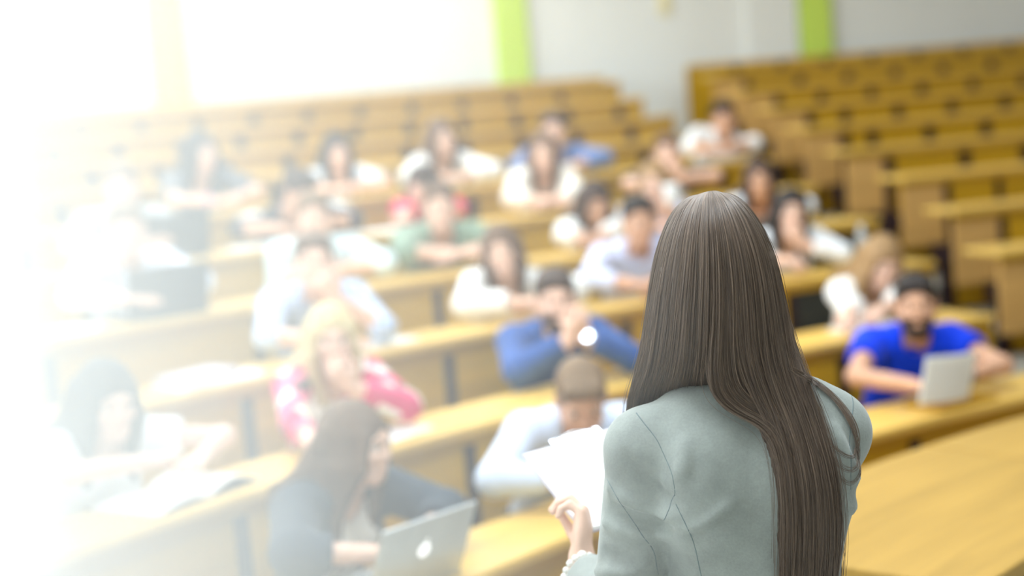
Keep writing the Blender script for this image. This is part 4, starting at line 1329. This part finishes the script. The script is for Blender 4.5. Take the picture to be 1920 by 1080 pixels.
o = obj('lips', LIPS, None, lect); o.matrix_local = H4
S = SDF((-0.24, -0.18, 0.78), (0.24, 0.22, 1.56), 0.012)
lect_torso(S, 0.0)
S.ell((0, 0.06, 1.52), (0.06, 0.09, 0.10), 0.01, 'sub'); S.ell((0, 0.01, 1.55), (0.06, 0.06, 0.07), 0.01, 'sub')
obj('shirt', to_mesh('shirt', [S.mesh()]), CL['white_tee'], lect)
S = SDF((-0.24, -0.2, 0.06), (0.24, 0.22, 1.02), 0.014)
T = SDF((-0.2, -0.12, -0.02), (0.2, 0.26, 0.16), 0.010)
S.ell((0, 0.0, 0.90), (0.158, 0.108, 0.10), 0.05)
for sg in (-1, 1):
    S.cone((sg * 0.08, 0.0, 0.86), (sg * 0.085, 0.01, 0.48), 0.084, 0.058, k=0.04)
    S.cone((sg * 0.085, 0.01, 0.48), (sg * 0.085, -0.01, 0.09), 0.058, 0.042, k=0.03)
    T.cone((sg * 0.085, -0.03, 0.06), (sg * 0.10, 0.15, 0.03), 0.036, 0.028, k=0.01); T.cone((sg * 0.085, -0.015, 0.11), (sg * 0.085, -0.02, 0.05), 0.040, 0.036, k=0.01)
T.half((0, 0, 0.003), (0, 0, -1))
obj('trousers', to_mesh('trousers', [S.mesh()]), CL['trousers'], lect)
obj('shoes', to_mesh('shoes', [T.mesh()]), CL['shoe'], lect)
# pearl bracelet on the left wrist
bm = bmesh.new()
d = (WRL - ELL) / np.linalg.norm(WRL - ELL); Rr = frame(d, (0, 0, 1))
for i in range(16):
    t = 2 * math.pi * i / 16
    c = WRL - d * 0.012 + Rr @ V3(0.034 * math.cos(t), 0, 0.034 * math.sin(t))
    bmesh.ops.create_icosphere(bm, subdivisions=2, radius=0.0068 if i % 4 else 0.0095, matrix=Matrix.Translation(Vector(c)))
for f in bm.faces: f.smooth = True
obj('pearl_bracelet', bm, M['pearl'], lect)

# ---- hair: a solid mass under some thousands of strands
ZS = np.array((1.819, 1.817, 1.811, 1.797, 1.772, 1.71, 1.635, 1.565))
XL = np.array((-0.048, -0.060, -0.071, -0.089, -0.107, -0.128, -0.146, -0.158))
XR = np.array((-0.010, 0.001, 0.012, 0.028, 0.046, 0.070, 0.080, 0.084))
DP = np.array((0.014, 0.034, 0.052, 0.072, 0.098, 0.122, 0.122, 0.112))
S = SDF((-0.24, -0.22, 1.02), (0.22, 0.24, 1.86), 0.0075)
S.ell((-0.025, 0.026, 1.700), (0.083, 0.093, 0.107), 0.02)
S.ell(tuple(HCL + HFL @ V3(0, 0.105, -0.035)), (0.060, 0.080, 0.095), 0.012, 'sub', R=HFL)
for i in range(9):
    q = -0.9 + 1.8 * i / 8
    dpt = math.sqrt(1 - q * q)
    a = V3(-0.030 + 0.082 * q, 0.035 - 0.082 * dpt, 1.70)
    b = V3(-0.037 + 0.100 * q, 0.028 - 0.064 * dpt, 1.56)
    S.cone(a, b, 0.018, 0.014, k=0.02)
    if q < -0.1:      # over the left shoulder to the front
        x = -0.160 + 0.10 * (i / 4)
        c = V3(x, 0.065, 1.470)
        S.cone(b, c, 0.012, 0.006, k=0.008)
for i in range(5):
    t = i / 4
    zz = (1.60, 1.50, 1.40, 1.29, 1.16, 1.08)
    xx = ((-0.050 + 0.06 * t), (0.000 + 0.070 * t), (0.028 + 0.070 * t), (0.028 + 0.076 * t), (0.026 + 0.074 * t), (0.035 + 0.06 * t))
    yy = back_y(np.array(xx), np.array(zz))
    pts = [V3(x, (min(y, -0.050) if not np.isnan(y) else -0.050) - 0.002, z) for x, y, z in zip(xx, yy, zz)]
    for a, b in zip(pts[:-1], pts[1:]):
        S.cone(a, b, 0.010, 0.0095, k=0.012)
lectH = hair_mat('lecturer_hair', srgb(86, 73, 64))  # base brown also lightened for the haze veil
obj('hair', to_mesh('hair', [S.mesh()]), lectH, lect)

NS, NP = 17000, 24
s = rng.uniform(0, 1, NS)
# denser towards the edges of the curtain, where it is seen side-on
s = 0.5 - 0.5 * np.cos(np.pi * s) * (0.35 * np.abs(np.cos(np.pi * s)) + 0.65)
q = 2 * s - 1
lay = rng.uniform(0, 1, NS) ** 1.3                 # 0 outermost
clump = np.sin(s * 61.0) * 0.5 + np.sin(s * 143 + 1.0) * 0.3 + np.sin(s * 29 + 2.0) * 0.5 + np.sin(s * 331 + 0.5) * 0.35 + rng.normal(0, 0.35, NS)
lv = np.concatenate([np.array((1.819, 1.817, 1.811, 1.797, 1.775, 1.745, 1.71, 1.675, 1.64, 1.60, 1.565)), [1.53, 1.50, 1.47, 1.43, 1.39, 1.34, 1.29, 1.25, 1.21, 1.17, 1.13, 1.09, 1.05]])
P = np.zeros((NS, NP, 3))
ctrX = np.zeros((NS, NP)); ctrY = np.zeros((NS, NP)); ctrZ = np.zeros((NS, NP))
for i, z in enumerate(lv):
    if i <= 10:
        xl, xr, dp = np.interp(-z, -ZS, XL), np.interp(-z, -ZS, XR), np.interp(-z, -ZS, DP)
        xc, hwid = (xl + xr) / 2, (xr - xl) / 2
        g = 1 - 0.13 * lay
        ctrX[:, i] = xc + hwid * q * g
        yc = 0.035 - 0.012 * (i / 10.0)
        # strands at the outer edges start further forward on the parting
        ctrY[:, i] = yc - dp * np.sqrt(np.clip(1 - q * q, 0, 1)) * g + np.abs(q) ** 3 * 0.02 - 0.0026 * clump * min(1, i / 6)
        ctrZ[:, i] = z - 0.012 * lay * (1 if i < 3 else 0) - np.abs(q) ** 2 * (0.006 if i == 0 else 0.003 if i == 1 else 0)
A = s < 0.40 + 0.015 * rng.standard_normal(NS)
B = (~A) & (s < 0.56 + 0.015 * rng.standard_normal(NS))
Cc = ~(A | B)
n_low = NP - 11
# group A: over the left shoulder, falling in front
sa = np.clip(s[A] / 0.40, 0, 1)
x10, y10 = ctrX[A, 10], ctrY[A, 10]
for j in range(n_low):
    f = (j + 1) / n_low
    i = 11 + j
    zz_ = 1.565 - 0.30 * f + 0.006 * (1 - lay[A])
    fl = np.clip((1.565 - zz_) / 0.085, 0, 1)          # how far it has passed over the shoulder
    ctrX[A, i] = x10 - (0.032 * (1 - sa) - 0.004) * np.minimum(1.0, fl * 1.1) + 0.05 * np.clip(f - 0.45, 0, 1)
    ctrY[A, i] = y10 + (0.062 + 0.035 * rng.uniform(0, 1, A.sum()) * 0 - y10) * fl ** 1.5 + 0.06 * np.clip(f - 0.3, 0, 1)
    ctrZ[A, i] = zz_
# group B: the lock that sweeps across under the right-hand curtain
sb = np.clip((s[B] - 0.40) / 0.16, 0, 1)
zB = np.array((1.535, 1.515, 1.498, 1.488, 1.480, 1.468, 1.45, 1.40, 1.34, 1.28, 1.21, 1.14, 1.07))
xB = np.array((-0.066, -0.058, -0.040, -0.016, 0.008, 0.024, 0.032, 0.034, 0.032, 0.028, 0.026, 0.026, 0.028))
for j in range(n_low):
    i = 11 + j
    ctrX[B, i] = xB[j] + (sb - 0.2) * (0.05 * (1 - j / (n_low - 1)) ** 1.2 + 0.008)
    ctrZ[B, i] = zB[j] + 0.016 * (sb - 0.5) * math.exp(-((j - 3) / 3.0) ** 2) - 0.004 * (1 - sb)
# group C: the long curtain down the right of the back
sc_ = np.clip((s[Cc] - 0.56) / 0.44, 0, 1)
zc = lv[11:]
xlo = np.interp(-zc, -np.array((1.54, 1.49, 1.44, 1.385, 1.284, 1.2, 1.05)), np.array((-0.028, 0.006, 0.020, 0.024, 0.016, 0.014, 0.020)))
xhi = np.interp(-zc, -np.array((1.54, 1.486, 1.43, 1.385, 1.284, 1.2, 1.05)), np.array((0.086, 0.094, 0.106, 0.114, 0.117, 0.110, 0.085)))
for j in range(n_low):
    i = 11 + j
    ctrX[Cc, i] = xlo[j] + (xhi[j] - xlo[j]) * (sc_ * 0.96 + 0.02 + 0.03 * np.sin(sc_ * 40 + j * 0.15))
    ctrZ[Cc, i] = zc[j]
# lay B and C on the blazer's back
BC = B | Cc
for i in range(11, NP):
    y = back_y(ctrX[BC, i], ctrZ[BC, i], 0.004)
    y = np.where(np.isnan(y), -0.05, y)
    f = (i - 10) / 4.0
    yh = ctrY[BC, 10]
    target = np.minimum(y, -0.045) - 0.003 - 0.018 * (1 - lay[BC]) - 0.002 * clump[BC]
    ctrY[BC, i] = np.minimum(target, yh) if f <= 0 else np.where(f < 1, np.minimum(target, yh * (1 - f) + target * f), target)
# smooth along the strand, add waviness and ends of differing length
for _ in range(3):
    for a in (ctrX, ctrY, ctrZ):
        a[:, 1:-1] = (a[:, :-2] + 2 * a[:, 1:-1] + a[:, 2:]) / 4
P[..., 0], P[..., 1], P[..., 2] = ctrX, ctrY, ctrZ
u = np.linspace(0, 1, NP)[None, :, None]
ph = rng.uniform(0, 6.28, (NS, 1, 3)); fr = rng.uniform(5, 16, (NS, 1, 1))
amp = (0.0007 + 0.0036 * rng.uniform(0, 1, (NS, 1, 1)) ** 4) * np.array((1, 0.7, 0.25))
P += amp * u * np.sin(fr * u * 2 + ph)
fly = rng.uniform(0, 1, NS) < 0.06
P[fly] += (np.array((0.012, 0.010, 0.004)) * rng.standard_normal((NS, 1, 3)) * np.sin(u * 3.0 + ph) * u)[fly]
# shorten strands at random towards the tips
keep = 1 - 0.30 * rng.uniform(0, 1, NS) ** 1.5
t_new = np.linspace(0, 1, NP)[None, :] * keep[:, None] * (NP - 1)
i0 = np.clip(np.floor(t_new).astype(int), 0, NP - 2); ft = (t_new - i0)[..., None]
ar = np.arange(NS)[:, None]
P = P[ar, i0] * (1 - ft) + P[ar, i0 + 1] * ft
# a few loose loops falling on the right shoulder
loops = []
for j in range(26):
    w = rng.normal(0, 1, 3) * 0.0022
    k2 = j % 3
    ctr = [(0.060, -0.095, 1.545), (0.095, -0.088, 1.520), (0.135, -0.080, 1.487), (0.158, -0.075, 1.445 - 0.01 * k2), (0.160, -0.075, 1.412 - 0.012 * k2),
           (0.146, -0.082, 1.398 - 0.02 * k2), (0.122, -0.095, 1.408 - 0.02 * k2), (0.100, -0.108, 1.435 - 0.015 * k2), (0.086, -0.112, 1.47)]
    c = np.array(ctr) + w
    t = np.linspace(0, len(c) - 1, NP)
    L = np.stack([np.interp(t, np.arange(len(c)), c[:, d]) for d in range(3)], 1)
    for _ in range(3):
        L[1:-1] = (L[:-2] + 2 * L[1:-1] + L[2:]) / 4
    yb = back_y(L[:, 0], L[:, 2], 0.003)
    L[:, 1] = np.where(np.isnan(yb), L[:, 1], np.minimum(yb - 0.002, 0.02)) if True else L[:, 1]
    loops.append(L)
P = np.concatenate([P, np.stack(loops)])
n_str = len(P)
hcv = bpy.data.hair_curves.new('hair_strands')
hcv.add_curves([NP] * n_str)
hcv.attributes['position'].data.foreach_set('vector', P.astype(np.float32).ravel())
rad_a = hcv.attributes.get('radius') or hcv.attributes.new('radius', 'FLOAT', 'POINT')
rad_a.data.foreach_set('value', np.tile(np.linspace(0.00040, 0.00020, NP), n_str).astype(np.float32))
strM = bpy.data.materials.new('hair_strand')
strM.use_nodes = True
nt = strM.node_tree
b = nt.nodes['Principled BSDF']
hi = N(nt, 'ShaderNodeHairInfo')
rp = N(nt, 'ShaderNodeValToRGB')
rp.color_ramp.elements[0].color = (*srgb(80, 66, 55), 1)  # strand browns lightened, with the haze veil put into the colour
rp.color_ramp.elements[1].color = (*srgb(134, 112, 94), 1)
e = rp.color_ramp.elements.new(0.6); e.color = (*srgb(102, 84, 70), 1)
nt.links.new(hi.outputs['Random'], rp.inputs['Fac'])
nt.links.new(rp.outputs['Color'], b.inputs['Base Color'])
b.inputs['Roughness'].default_value = 0.38
b.inputs['Specular IOR Level'].default_value = 0.55
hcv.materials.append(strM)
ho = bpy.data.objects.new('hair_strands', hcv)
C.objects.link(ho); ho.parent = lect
ho['kind'] = 'stuff'

# ------------------------------------------------------------------ clipboard in her hand
def quad_frame(o, xd, yd):
    x = Vector(xd).normalized(); y = Vector(yd); y = (y - x * y.dot(x)).normalized(); z = x.cross(y)
    Mx = Matrix((x, y, z)).transposed().to_4x4(); Mx.translation = Vector(o)
    return Mx


clip = empty('clipboard')
# origin at the lower left corner, x across, y towards its top edge
clip.matrix_world = quad_frame((0.0925, 2.48, 1.213), (0.155, 0.05, 0.022), (-0.080, 0.27, 0.094))
tag(clip, 'clipboard with white papers held in the lecturer\'s left hand', 'clipboard')
bm = bmesh.new(); add_box(bm, 0, 0.225, 0, 0.30, -0.003, 0.0); bevel(bm, 0.0012, 1)
obj('board', bm, M['lilac_cover'], clip)
bm = bmesh.new()
for i in range(4):
    add_box(bm, 0.003, 0.221, 0.002 + 0.001 * i, 0.290, 0.0005 + 0.0012 * i, 0.0013 + 0.0012 * i)
obj('paper_stack', bm, M['paper'], clip)
bm = bmesh.new(); add_box(bm, 0.060, 0.165, 0.282, 0.304, 0.004, 0.011); bevel(bm, 0.003, 2)
tube_pts(bm, [(0.07, 0.30, 0.010), (0.112, 0.312, 0.011), (0.155, 0.30, 0.010)], 0.002, 6)
obj('clip', bm, M['steel'], clip)
# ------------------------------------------------------------------ things on the desks
def on_desk(k, t, off=0.16, dz=0.0):
    return pol(t, row_r(k) + off, row_h(k) + dz)


def laptop(k, t, off, yaw, w, d, lid, ang, label, case, logo=False):
    """hinge at the origin along x, +y towards the user"""
    r = empty('laptop', on_desk(k, t, off, 0.001), -t * D2R + yaw * D2R)
    tag(r, label, 'laptop', 'laptops open on the desks')
    bm = bmesh.new(); add_box(bm, -w / 2, w / 2, 0, d, 0, 0.014); bevel(bm, 0.004, 2)
    obj('base', bm, M[case], r)
    bm = bmesh.new(); add_box(bm, -w / 2 + 0.025, w / 2 - 0.025, 0.02, d * 0.52, 0.014, 0.0155)
    obj('keyboard', bm, M['keys'], r)
    bm = bmesh.new(); add_box(bm, -0.05, 0.05, d * 0.58, d * 0.93, 0.014, 0.0148)
    obj('trackpad', bm, M[case], r)
    L = empty('lid', (0, 0.004, 0.014)); L.parent = r
    L.rotation_euler = (math.radians(ang), 0, 0)
    bm = bmesh.new(); add_box(bm, -w / 2, w / 2, -0.004, 0.003, 0, lid); bevel(bm, 0.003, 2)
    obj('lid_shell', bm, M[case], L)
    bm = bmesh.new(); add_box(bm, -w / 2 + 0.012, w / 2 - 0.012, 0.003, 0.004, 0.014, lid - 0.012)
    obj('screen', bm, M['screen'], L)
    if logo:
        bm = bmesh.new()
        Mx = Matrix.Translation((0, -0.0042, lid * 0.52)) @ Matrix.Rotation(math.pi / 2, 4, 'X')
        bmesh.ops.create_cone(bm, cap_ends=True, segments=28, radius1=0.021, radius2=0.021, depth=0.0012, matrix=Mx @ Matrix.Diagonal((0.92, 1.0, 1, 1)))
        bmesh.ops.create_cone(bm, cap_ends=True, segments=14, radius1=0.006, radius2=0.006, depth=0.0012,
                              matrix=Matrix.Translation((0.005, -0.0042, lid * 0.52 + 0.028)) @ Matrix.Rotation(0.6, 4, 'Y') @ Matrix.Rotation(math.pi / 2, 4, 'X') @ Matrix.Diagonal((0.55, 1.2, 1, 1)))
        o = obj('emblem', bm, M['emblem'], L); o['label'] = 'round white emblem on the lid'
    return r


laptop(1, -51.2, 0.07, -6, 0.33, 0.225, 0.215, 24, 'silver laptop with a white emblem on the lid, on the front desk', 'silver', True)
laptop(4, -44.6, 0.055, -8, 0.36, 0.22, 0.215, 14, 'black laptop in front of the man in the white checked shirt', 'black')
laptop(5, -41.3, 0.13, -6, 0.34, 0.20, 0.215, 12, 'black laptop on the fifth row, behind the man in the white checked shirt', 'black')


def sheets(k, t, off, w, d, rot, label, n=2, name='paper_sheet', cat='paper', fan=3.0):
    r = None
    bm = bmesh.new()
    for i in range(n):
        Mx = Matrix.Translation((0.004 * i, 0.003 * i, 0)) @ Matrix.Rotation(math.radians(fan * (i - n / 2)), 4, 'Z')
        add_box(bm, -w / 2, w / 2, -d / 2, d / 2, 0.0015 + 0.003 * i, 0.004 + 0.003 * i, 0, Mx)
    o = obj(name, bm, M['paper'])
    o.location = on_desk(k, t, off); o.rotation_euler = (0, 0, -t * D2R + rot * D2R)
    tag(o, label, cat, 'papers lying on the desks')
    return o


sheets(2, -45.2, 0.16, 0.24, 0.17, 12, 'white sheets on the desk between the blond woman and the navy sweater')
sheets(2, -27.2, 0.17, 0.30, 0.21, 8, 'white paper under the writing woman\'s hand, second row at the aisle end', 3)
sheets(3, -41.0, 0.20, 0.28, 0.20, 5, 'white paper beside the elbow of the man in the light blue checked shirt')
sheets(4, -47.7, 0.17, 0.40, 0.24, -4, 'white papers left of the black laptop on the fourth row', 3)
sheets(5, -38.2, 0.18, 0.50, 0.22, 3, 'white papers in front of the man with white shoulder stripes', 3)
sheets(5, -34.9, 0.18, 0.44, 0.22, -3, 'white papers between the striped man and the woman in pinkish red', 3)
sheets(3, -35.0, 0.13, 0.22, 0.18, 6, 'white paper under the forearms of the woman in the white sweater')
sheets(3, -28.2, 0.14, 0.24, 0.18, 0, 'white paper in front of the man in the lilac blue dress shirt')

# open notebook with curling pages
nb_ = empty('notebook', on_desk(2, -51.4, 0.19, 0.001), 51.4 * D2R + 0.12)
tag(nb_, 'open notebook with white pages in front of the woman with long black hair', 'notebook')
for sg in (-1, 1):
    bm = bmesh.new()
    n = 10
    rows_ = []
    for i in range(n + 1):
        x = sg * (0.002 + 0.215 * i / n)
        z = 0.006 + 0.030 * math.sin(math.pi * min(1, i / n * 1.05)) * (0.5 + 0.5 * (sg > 0))
        rows_.append([bm.verts.new((x, -0.135, z + 0.003)), bm.verts.new((x, 0.135, z + 0.003)), bm.verts.new((x, 0.135, z - 0.004)), bm.verts.new((x, -0.135, z - 0.004))])
    for a, b2 in zip(rows_[:-1], rows_[1:]):
        for j in range(4):
            bm.faces.new((a[j], a[(j + 1) % 4], b2[(j + 1) % 4], b2[j]))
    bm.faces.new(rows_[0]); bm.faces.new(rows_[-1])
    bmesh.ops.recalc_face_normals(bm, faces=bm.faces)
    obj('page_block', bm, M['paper'], nb_)
bm = bmesh.new(); add_box(bm, -0.225, 0.225, -0.142, 0.142, 0.0, 0.0018)
obj('cover', bm, M['slate'], nb_)

# paper pad with a dark tablet lying on it
sheets(3, -46.55, 0.155, 0.34, 0.24, 3, 'thick white paper pad under the tablet on the third row', 4, 'paper_pad')
tb_ = empty('tablet', on_desk(3, -46.7, 0.175, 0.0135), 46.7 * D2R + 0.10)
tag(tb_, 'small tablet in a greyish case lying on the white paper pad', 'tablet')
bm = bmesh.new(); add_box(bm, -0.13, 0.13, -0.085, 0.085, 0.004, 0.026); bevel(bm, 0.005, 2)
obj('case', bm, M['lilac_cover'], tb_)
bm = bmesh.new(); add_box(bm, -0.132, 0.132, -0.088, 0.087, 0.0, 0.009)
obj('tablet_body', bm, M['slate'], tb_)

# papers and board of the man in royal blue
pp = empty('paper_stack')
pp.matrix_world = quad_frame((1.487, 5.255, 0.800), (0.222, 0.131, -0.018), (0.010, -0.020, 0.150))
tag(pp, 'white stapled papers held upright by the man in royal blue', 'paper')
bm = bmesh.new()
n = 8
for lay_ in range(3):
    g = []
    for i in range(n + 1):
        x = 0.262 * i / n; zz = 0.010 * math.sin(math.pi * i / n) + 0.004 * lay_
        g.append([bm.verts.new((x, 0, zz)), bm.verts.new((x, 0.185 - 0.004 * lay_, zz + 0.012)), bm.verts.new((x, 0.185 - 0.004 * lay_, zz + 0.014)), bm.verts.new((x, 0, zz + 0.002))])
    for a, b2 in zip(g[:-1], g[1:]):
        for j in range(4):
            bm.faces.new((a[j], a[(j + 1) % 4], b2[(j + 1) % 4], b2[j]))
    bm.faces.new(g[0]); bm.faces.new(g[-1])
bmesh.ops.recalc_face_normals(bm, faces=bm.faces)
obj('page', bm, M['paper'], pp)
bm = bmesh.new(); add_box(bm, 0.004, 0.02, 0.17, 0.176, -0.001, 0.018)
obj('staple', bm, M['steel'], pp)
bm = bmesh.new(); add_box(bm, -0.15, 0.15, -0.10, 0.10, 0.0, 0.016); bevel(bm, 0.004, 2)
o = obj('wooden_board', bm, M['apron']); o.location = on_desk(1, -30.0, 0.13, 0.001); o.rotation_euler = (0, 0, 30.0 * D2R)
tag(o, 'flat brown wooden board on the desk below the held papers', 'board')

# cup raised by the woman in lilac
cu = empty('cup', (0.913, 7.800, 1.475))
tag(cu, 'white cup raised by the honey haired woman in lilac', 'cup')
bm = bmesh.new()
prof = [(0.0, 0.0), (0.030, 0.0), (0.036, 0.01), (0.044, 0.09), (0.047, 0.11), (0.043, 0.11), (0.039, 0.09), (0.031, 0.014), (0.0, 0.012)]
ring = [[bm.verts.new((r * math.cos(a), r * math.sin(a), z)) for a in [2 * math.pi * j / 20 for j in range(20)]] for r, z in prof[1:-1]]
for a, b2 in zip(ring[:-1], ring[1:]):
    for j in range(20):
        f = bm.faces.new((a[j], a[(j + 1) % 20], b2[(j + 1) % 20], b2[j])); f.smooth = True
bm.faces.new(ring[0][::-1]); bm.faces.new(ring[-1])
obj('cup_body', bm, M['cup'], cu)
bm = bmesh.new(); tube_pts(bm, [(0.042, 0, 0.085), (0.066, 0, 0.080), (0.070, 0, 0.055), (0.055, 0, 0.032), (0.038, 0, 0.028)], 0.005, 8)
obj('handle', bm, M['cup'], cu)

# water bottle at the aisle end of the third row
M['pet'] = mat('clear_plastic', (0.86, 0.90, 0.92), 0.08, 0.5, None)
M['pet'].node_tree.nodes['Principled BSDF'].inputs['Transmission Weight'].default_value = 0.6
bo = empty('bottle', on_desk(3, -22.6, 0.22, 0.001))
tag(bo, 'small clear plastic bottle at the aisle end of the third desk row', 'bottle')
bm = bmesh.new()
prof = [(0.028, 0.0), (0.032, 0.006), (0.032, 0.055), (0.029, 0.065), (0.032, 0.075), (0.032, 0.125), (0.024, 0.155), (0.013, 0.175), (0.013, 0.190)]
ring = [[bm.verts.new((r * math.cos(a), r * math.sin(a), z)) for a in [2 * math.pi * j / 20 for j in range(20)]] for r, z in prof]
for a, b2 in zip(ring[:-1], ring[1:]):
    for j in range(20):
        f = bm.faces.new((a[j], a[(j + 1) % 20], b2[(j + 1) % 20], b2[j])); f.smooth = True
bm.faces.new(ring[0][::-1]); bm.faces.new(ring[-1])
obj('bottle_body', bm, M['pet'], bo)
bm = bmesh.new(); bmesh.ops.create_cone(bm, cap_ends=True, segments=20, radius1=0.0155, radius2=0.0155, depth=0.016, matrix=Matrix.Translation((0, 0, 0.196)))
obj('cap', bm, M['cup'], bo)

# cream notice high on the back wall
p0 = pol(-13.3, 15.60, 3.12)
nt_ = empty('notice', p0, 13.3 * D2R)
tag(nt_, 'small cream paper notice high on the white back wall', 'notice')
bm = bmesh.new(); add_box(bm, -0.06, 0.06, -0.006, 0.016, -0.15, 0.15)
obj('notice_sheet', bm, M['notice'], nt_)

for p in PEOPLE:
    seated(p)
HAZE_D = 1.25

# ------------------------------------------------------------------ added haze wedge, shaped along view rays to fade the left to white
hz = bpy.data.materials.new('bright_haze')
hz.use_nodes = True
nt = hz.node_tree
nt.nodes.remove(nt.nodes['Principled BSDF'])
vs = N(nt, 'ShaderNodeVolumeScatter', Density=HAZE_D, Anisotropy=0.0)
vs.inputs['Color'].default_value = (1, 1, 1, 1)
nt.links.new(vs.outputs[0], nt.nodes['Material Output'].inputs['Volume'])
UU = [(0.14, 0.0), (0.05, 0.085), (0.0, 0.145), (-0.064, 0.25), (-0.12, 0.35), (-0.157, 0.50), (-0.19, 0.64), (-0.236, 0.80), (-0.285, 1.02),
      (-0.3225, 1.22), (-0.345, 1.65), (-0.36, 2.4), (-0.42, 4.2)]
Y0 = 1.30
near, far = [], []
for u, tau in UU:
    L = tau / HAZE_D / math.sqrt(1 + u * u)
    near.append((u * Y0, Y0)); far.append((u * (Y0 + L), Y0 + L))
far.append((-3.6, far[-1][1] + 0.5)); near.append((-3.6, Y0))
bm = bmesh.new()
ring = far + near[::-1][:-1]
lo = [bm.verts.new((x, y, 0.02)) for x, y in ring]
hi_ = [bm.verts.new((x, y, 2.78)) for x, y in ring]
n = len(ring)
bm.faces.new(lo[::-1]); bm.faces.new(hi_)
for i in range(n):
    bm.faces.new((lo[i], lo[(i + 1) % n], hi_[(i + 1) % n], hi_[i]))
bmesh.ops.recalc_face_normals(bm, faces=bm.faces)
o = obj('haze', bm, hz)
tag(o, 'bright white haze filling the left side of the hall', 'haze', None, 'stuff')
